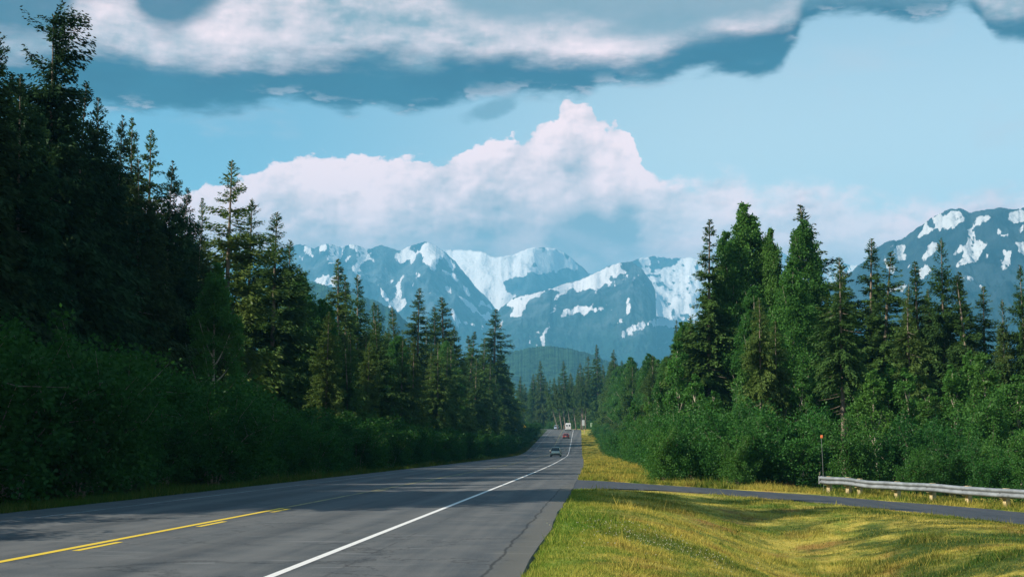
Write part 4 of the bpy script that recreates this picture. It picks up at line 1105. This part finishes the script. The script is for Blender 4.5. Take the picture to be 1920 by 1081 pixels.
# ------------------------------------------------------------------ guard rail
M_GALV = simple('galvanised_steel', (.20, .225, .25), .7, .1, .35, 3.0)
M_WOOD = simple('post_timber', (.50, .40, .22), .9, 0, .35, 7.0)
M_BOLT = simple('bolt_steel', (.25, .25, .26), .5, .8)
GP = smooth_path([(9.15, 53.7), (10.3, 52.5), (11.6, 50.6), (13.1, 47.6), (14.8, 43.9), (16.8, 39.9), (19.4, 35.0), (22.4, 29.0)], 8)
seg = np.linalg.norm(np.diff(GP, axis=0), axis=1); gc = np.concatenate([[0], np.cumsum(seg)])
def gpos(t):
    x, y = np.interp(t, gc, GP[:, 0]), np.interp(t, gc, GP[:, 1])
    x2, y2 = np.interp(t + .1, gc, GP[:, 0]), np.interp(t + .1, gc, GP[:, 1]); x1, y1 = np.interp(max(t - .1, 0), gc, GP[:, 0]), np.interp(max(t - .1, 0), gc, GP[:, 1])
    d = np.array([x2 - x1, y2 - y1]); d /= np.linalg.norm(d); nr = np.array([d[1], -d[0]])           # to the road side
    if nr[1] > 0: nr = -nr
    return np.array([x, y]), d, nr
gr = empty('guard_rail', (9.15, 53.7, gz(9.15, 53.7)))
tag(gr, 'galvanised steel guard rail on wooden posts along the side road', 'guard rail')
off0 = np.array(gr.location)
prof_w = [(.0, .155), (.022, .150), (.075, .115), (.083, .085), (.078, .055), (.012, .015), (.004, 0), (.012, -.015), (.078, -.055), (.083, -.085), (.075, -.115), (.022, -.150), (.0, -.155)]
L_ = gc[-1]; ts_ = np.arange(0, L_, .38); rows = []; bh = .52
for t in ts_:
    p, d, nr = gpos(t); z = gz(*p) + bh + 0 * math.sin(t * 1.3) + .015 * (vnoise(t * .8, 0, 4) - .5)
    rows.append([(p[0] + nr[0] * (o + .0), p[1] + nr[1] * (o + .0), z + h) for o, h in prof_w])
for back in (-.004,):
    pass
Vf = np.array(rows); nrw, npf = Vf.shape[:2]
Vb = Vf.copy()
for i, t in enumerate(ts_):
    p, d, nr = gpos(t); Vb[i, :, 0] -= nr[0] * .006; Vb[i, :, 1] -= nr[1] * .006
fc = [(i * npf + k, i * npf + k + 1, (i + 1) * npf + k + 1, (i + 1) * npf + k) for i in range(nrw - 1) for k in range(npf - 1)]
N = nrw * npf
fb = [tuple(j + N for j in f[::-1]) for f in fc]
ed = [(i * npf + e, (i + 1) * npf + e, (i + 1) * npf + e + N, i * npf + e + N) for i in range(nrw - 1) for e in (0, npf - 1)]
MB().add(np.concatenate([Vf.reshape(-1, 3), Vb.reshape(-1, 3)]) - off0, fc + fb + ed).build('beam', M_GALV, gr, True)
# rounded end wing
p, d, nr = gpos(0); mb = MB(); z0 = gz(*p) + bh
pts = []
for k in range(9):
    a = k / 8 * math.pi
    c0 = p - d * (.10 * math.sin(a)) + nr * (.10 * math.cos(a) - .03)
    pts.append(c0)
rw = []
for c0 in pts: rw.append([(c0[0], c0[1], z0 - .16), (c0[0], c0[1], z0 + .16)])
Vw = np.array(rw).reshape(-1, 3); V2 = Vw + np.array([*(d * .006), 0])
mb.add(np.concatenate([Vw, V2]) - off0, [(2 * i, 2 * i + 1, 2 * i + 3, 2 * i + 2) for i in range(8)] + [(18 + 2 * i, 18 + 2 * i + 2, 18 + 2 * i + 3, 18 + 2 * i + 1) for i in range(8)])
mb.build('end_cap', M_GALV, gr, True)
tl = [.25, 1.15, 1.7] + list(np.arange(3.6, L_ - .3, 1.9))
for t in tl:
    p, d, nr = gpos(t); z = gz(*p); an = math.atan2(d[1], d[0])
    rot = np.array(Matrix.Rotation(an, 3, 'Z'))
    c0 = p - nr * .26
    MB().box((c0[0] - off0[0], c0[1] - off0[1], z + .18 - off0[2]), (.16, .20, 1.0), .012, rot).build('post', M_WOOD, gr)
    c1 = p - nr * .085
    MB().box((c1[0] - off0[0], c1[1] - off0[1], z + .50 - off0[2]), (.15, .15, .34), .012, rot).build('spacer_block', M_WOOD, gr)
    c2 = p + nr * .012
    MB().box((c2[0] - off0[0], c2[1] - off0[1], z + bh - off0[2]), (.05, .03, .05), .008, rot).build('bolt', M_BOLT, gr)

# ------------------------------------------------------------------ signs and markers
M_POST = simple('sign_post_steel', (.30, .31, .32), .5, .6)
M_ALU = simple('sign_back_aluminium', (.62, .66, .68), .5, .3, .06)
M_ORG = simple('orange_reflector', (.85, .22, .08), .4)
M_SY = simple('yellow_sign_face', (.80, .52, .02), .5)
M_SB = simple('blue_sign_face', (.06, .20, .30), .5)
M_SG = simple('pale_green_sign', (.45, .60, .42), .5)
M_BLK = simple('black_paint', (.02, .02, .02), .6)
M_WH = simple('white_reflective', (.72, .73, .72), .5)
def sign(name, px, base_py, Y, w, h, zc, face, label, diamond=False, cat='road sign', npost=1, arrow=False, legend=None, x=None):
    x = at_px(px, Y) if x is None else x; z = gz(x, Y)
    o = empty(name, (x, Y, z)); tag(o, label, cat)
    for k in range(npost):
        dx = 0 if npost == 1 else (k - .5) * w * .6
        MB().tube([(dx, .03, -.3), (dx, .03, zc + h * .45)], .035, 8).build('post', M_POST, o)
    if diamond:
        s = w / math.sqrt(2)
        rot = np.array(Matrix.Rotation(R(45), 3, 'Y'))
        p = MB().box((0, -.025, zc), (s, .02, s), .004, rot).build('panel', face, o)
    else:
        p = MB().box((0, -.025, zc), (w, .02, h), .006).build('panel', face, o)
    if arrow:
        mb = MB(); a = w * .16
        mb.box((0, -.040, zc - a * .5), (a * .5, .006, a * 2.2)); mb.add([(-a, -.041, zc + a * .55), (a, -.041, zc + a * .55), (0, -.041, zc + a * 1.8)], [(0, 1, 2)])
        mb.build('symbol', M_BLK, p)
    if legend:
        mb = MB()
        for k in range(3): mb.box((0, -.039, zc + h * (.28 - .26 * k)), (w * .7, .004, h * .09))
        mb.build('border_bars', legend, p)
    return o
zt = lambda px, py, Y: EYE + pdir(px, py)[1] * Y - gz(at_px(px, Y), Y)
sign('road_sign', 1094, 803, 432, .85, 1.9, zt(1094, 792, 432), M_ALU, 'tall pale grey rectangular sign on a post right of the white van')
sign('road_sign', 1109.5, 803, 425, .75, 1.35, zt(1109.5, 796, 425), M_SG, 'pale greenish white sign half hidden by the bushes on the right verge')
sign('road_sign', 983, 805, 330, .95, .95, zt(983, 800, 330), M_SY, 'yellow diamond warning sign in shade on the left verge', True, arrow=True)
sign('road_sign', 967, 805, 300, .7, 1.0, zt(967, 804, 300), M_SB, 'dim blue rectangular sign left of the yellow diamond sign')
sign('road_sign', 920, 832, 215, .42, .62, zt(920, 826, 215), M_SB, 'small dim blue sign low on the left verge, nearest the camera')
# orange marker on a thin rod at the rail end
x0, y0 = 9.35, 54.1; z0 = gz(x0, y0)
o = empty('snow_marker', (x0, y0, z0)); tag(o, 'orange reflector box on a tall thin rod beside the end of the guard rail', 'marker post')
hz_ = EYE + pdir(1533, 818)[1] * y0 - z0
MB().tube([(0, 0, -.2), (-.02, 0, hz_ * .5), (-.045, 0, hz_)], .009, 6).build('rod', M_POST, o)
q_ = MB().box((-.03, -.03, hz_), (.10, .05, .13), .015).build('reflector', M_ORG, o)
# short timber post on the far verge
x0 = at_px(1096, 395); o = empty('timber_post', (x0, 395, gz(x0, 395))); tag(o, 'short brown timber post on the grass below the pale grey sign', 'post')
MB().box((0, 0, .6), (.22, .22, 1.6), .02).build('post_body', M_WOOD, o); MB().box((0, -.12, 1.15), (.16, .02, .18), .004).build('reflector', M_ORG, o)
MB_ = None
# grey delineator at the near verge
# ------------------------------------------------------------------ vehicles
M_TYRE = simple('tyre_rubber', (.02, .02, .022), .85)
M_RIM = simple('wheel_alloy', (.5, .5, .52), .35, .8)
M_CHR = simple('dark_trim', (.03, .03, .035), .5)
M_PLATE = simple('number_plate', (.65, .62, .45), .5)
M_TAIL = simple('tail_lamp_lens', (.45, .02, .02), .2)
M_HEAD = simple('head_lamp_lens', (.8, .82, .85), .15)
def glass_mat():
    m, g = mat('car_glass'); g.bsdf.inputs['Base Color'].default_value = (.012, .016, .018, 1); g.bsdf.inputs['Roughness'].default_value = .06
    g.bsdf.inputs['Specular IOR Level'].default_value = .8; return m
M_GLS = glass_mat()
def loft(rows, seg=3):
    """rows: (y, half width low, half width high, z low, z high, corner)"""
    V = []; 
    for (y, wl, wh, zl, zh, c) in rows:
        c = min(c, wl * .5, (zh - zl) * .45)
        ring = []
        for sx_, sz_, w_ in ((1, -1, wl), (1, 1, wh), (-1, 1, wh), (-1, -1, wl)):
            cx, cz = sx_ * (w_ - c), (zl + c if sz_ < 0 else zh - c)
            a0 = {(1, -1): -90, (1, 1): 0, (-1, 1): 90, (-1, -1): 180}[(sx_, sz_)]
            for k in range(seg + 1):
                a = R(a0 + 90 * k / seg); ring.append((cx + c * math.cos(a), y, cz + c * math.sin(a)))
        V.append(ring)
    n = len(V[0]); Fc = []
    for i in range(len(V) - 1):
        for k in range(n):
            j = (k + 1) % n; Fc.append((i * n + k, i * n + j, (i + 1) * n + j, (i + 1) * n + k))
    Fc.append(tuple(range(n - 1, -1, -1))); Fc.append(tuple(range((len(V) - 1) * n, len(V) * n)))
    return np.array(V).reshape(-1, 3), Fc
def wheel(o, x, y, rad, wd):
    w = empty('wheel', (x, y, rad)); w.parent = o
    th = np.linspace(0, 2 * math.pi, 25)[:-1]
    def ring(prof_, m, nm):
        V = []; Fc = []; n = len(prof_)
        for (xx, rr) in prof_: V += [(xx, rr * math.cos(t), rr * math.sin(t)) for t in th]
        for i in range(n - 1):
            for k in range(24): j = (k + 1) % 24; Fc.append((i * 24 + k, i * 24 + j, (i + 1) * 24 + j, (i + 1) * 24 + k))
        return MB().add(V, Fc).build(nm, m, w, True)
    h = wd / 2
    ring([(-h * .9, rad * .62), (-h, rad * .72), (-h, rad * .92), (-h * .8, rad), (h * .8, rad), (h, rad * .92), (h, rad * .72), (h * .9, rad * .62)], M_TYRE, 'tyre')
    ring([(-h * .85, rad * .63), (-h * .6, rad * .55), (-h * .75, rad * .15), (-h * .75, .001)], M_RIM, 'rim') if x < 0 else ring([(h * .85, rad * .63), (h * .6, rad * .55), (h * .75, rad * .15), (h * .75, .001)], M_RIM, 'rim')
def car(x, y, paintc, name, label, heading=0.0, wagon=True, W=1.80, H=1.48, Lc=4.5, paint_name='car_paint'):
    o = empty(name, (x, y, float(prof(y)) + .004), heading); tag(o, label, 'car')
    o.rotation_euler = (0, 0, 0)
    sl = float((prof(y + 1) - prof(y - 1)) / 2)
    o.rotation_euler = (math.atan(sl) * math.cos(heading), 0, heading)
    P_ = simple(paint_name, paintc, .3, .15, .04, 2.0, coat=.8)
    h = W / 2; l = Lc / 2; zb = H * .60
    rows = [(-l, h * .80, h * .78, .32, zb * .80, .10), (-l + .10, h * .93, h * .90, .22, zb * .97, .14), (-l + .5, h, h * .95, .19, zb * 1.02, .13), (-.2, h, h * .95, .18, zb, .12), (l - 1.3, h, h * .94, .18, zb * .99, .12),
            (l - .5, h * .98, h * .90, .19, zb * .90, .14), (l - .12, h * .88, h * .80, .24, zb * .78, .14), (l, h * .74, h * .66, .32, zb * .64, .10)]
    V, Fc = loft(rows); b = MB().add(V, Fc).build('body', P_, o, True)
    ry = -l + (.22 if wagon else .75)
    rows = [(ry, h * .84, h * .70, zb * .97, zb * 1.03, .04), (ry + .38, h * .88, h * .68, zb * .97, H * .975, .10), (ry + .9, h * .90, h * .70, zb * .96, H, .10), (.35, h * .90, h * .70, zb * .96, H * .99, .10), (.95, h * .88, h * .74, zb * .96, zb * 1.25, .08), (1.35, h * .86, h * .80, zb * .95, zb * 1.0, .03)]
    V, Fc = loft(rows); MB().add(V, Fc).build('cabin_glass', M_GLS, o, True)
    V, Fc = loft([(ry + .34, h * .66, h * .62, H * .955, H * .985, .02), (ry + .9, h * .71, h * .66, H * .965, H * 1.012, .03), (.35, h * .71, h * .66, H * .955, H * 1.002, .03), (.55, h * .68, h * .62, H * .91, H * .945, .02)])
    MB().add(V, Fc).build('roof', P_, o, True)
    for s in (-1, 1):
        mb = MB(); mb.tube([(s * h * .87, ry + .02, zb * .98), (s * h * .72, ry + .40, H * .97)], .035, 6)
        mb.tube([(s * h * .90, -.1, zb * .98), (s * h * .73, -.1, H * .97)], .032, 6)
        mb.build('pillar', P_, o, True)
        MB().box((s * h * .80, -l + .10, zb * .82), (.24, .12, .18), .03).build('tail_light', M_TAIL, o)
        MB().box((s * h * .70, l - .10, zb * .62), (.30, .14, .13), .03).build('headlight', M_HEAD, o)
        MB().box((s * (h + .07), .75, zb * 1.06), (.20, .10, .13), .03).build('mirror', P_ if s else P_, o)
        for yy in (-l + .85, l - .85): wheel(o, s * (h - .11), yy, .32, .21)
        MB().box((s * (h + .004), -.35, zb * .84), (.02, .16, .03), .006).build('door_handle', M_CHR, o)
    MB().box((0, -l + .03, .34), (W * .84, .14, .20), .05).build('bumper', M_CHR, o)
    MB().box((0, -l - .035, .56), (.34, .02, .17), .004).build('number_plate', M_PLATE, o)
    return o
def lane_x(y, off): return float(cen(y)) + off
car(lane_x(214, -5.2), 214, (.80, .77, .62), 'estate_car', 'pale beige car with dark rear window, nearest of the vehicles on the road', wagon=True, paint_name='beige_car_paint')
car(lane_x(354, -5.0), 354, (.45, .035, .02), 'hatchback_car', 'low red car ahead of the beige car and behind the white van', wagon=False, H=1.36, paint_name='red_car_paint')
car(lane_x(470, -8.3), 470, (.35, .42, .55), 'oncoming_car', 'pale blue grey car coming the other way just left of the white van', heading=math.pi, H=1.5, paint_name='pale_blue_car_paint')
# van
def van(x, y):
    o = empty('white_van', (x, y, float(prof(y)) + .004)); sl = float((prof(y + 1) - prof(y - 1)) / 2); o.rotation_euler = (math.atan(sl), 0, R(1.0))
    tag(o, 'tall white van with two dark rear windows driving away in the distance', 'van')
    P_ = simple('white_van_paint', (.78, .78, .78), .35, 0, .04, 2.0, coat=.4)
    h = 1.0; l = 2.8
    rows = [(-l, h * .93, h * .84, .42, 2.42, .14), (-l + .12, h * .99, h * .88, .36, 2.52, .18), (-l + .6, h, h * .89, .34, 2.55, .18), (1.0, h, h * .89, .34, 2.55, .18), (1.55, h * .99, h * .86, .34, 2.35, .18), (2.1, h * .97, h * .88, .34, 1.55, .15), (2.6, h * .92, h * .82, .36, 1.20, .14), (l, h * .80, h * .72, .44, 1.0, .12)]
    V, Fc = loft(rows); MB().add(V, Fc).build('body', P_, o, True)
    for s in (-1, 1):
        d_ = MB().box((s * .46, -l - .012, 1.40), (.86, .03, 1.86), .02).build('rear_door', P_, o)
        MB().box((s * .44, -l - .034, 1.78), (.46, .018, .52), .008).build('window', M_GLS, d_)
        MB().box((s * .08, -l - .04, 1.18), (.03, .03, .16), .008).build('handle', M_CHR, d_)
        MB().box((s * (h - .055), -l - .01, 1.02), (.10, .06, .40), .015).build('tail_light', M_TAIL, o)
        MB().box((s * (h + .15), 1.75, 1.55), (.20, .10, .30), .03).build('mirror', M_CHR, o)
        MB().box((s * (h * .955), 1.35, 1.75), (.06, .8, .45), .02).build('side_window', M_GLS, o)
        for yy in (-l + 1.0, l - .95): wheel(o, s * (h - .12), yy, .36, .23)
    MB().box((0, -l - .05, .44), (1.8, .14, .18), .04).build('bumper', M_CHR, o)
    MB().box((0, -l - .035, .72), (.34, .02, .17), .004).build('number_plate', M_PLATE, o)
van(lane_x(436, -5.15), 436)

# ------------------------------------------------------------------ haze
mz, g = mat('haze')
g.n.remove(g.bsdf)
pv = g.node('ShaderNodeVolumePrincipled')
pv.inputs['Color'].default_value = (.20, .66, 1.0, 1)
pv.inputs['Density'].default_value = 1.42e-4
pv.inputs['Anisotropy'].default_value = 0.0
g.l.new(pv.outputs[0], g.outn.inputs['Volume'])
hb = MB().box((0, 5600, 590), (16000, 13000, 1300)).build('haze', mz)
tag(hb, kind='stuff')
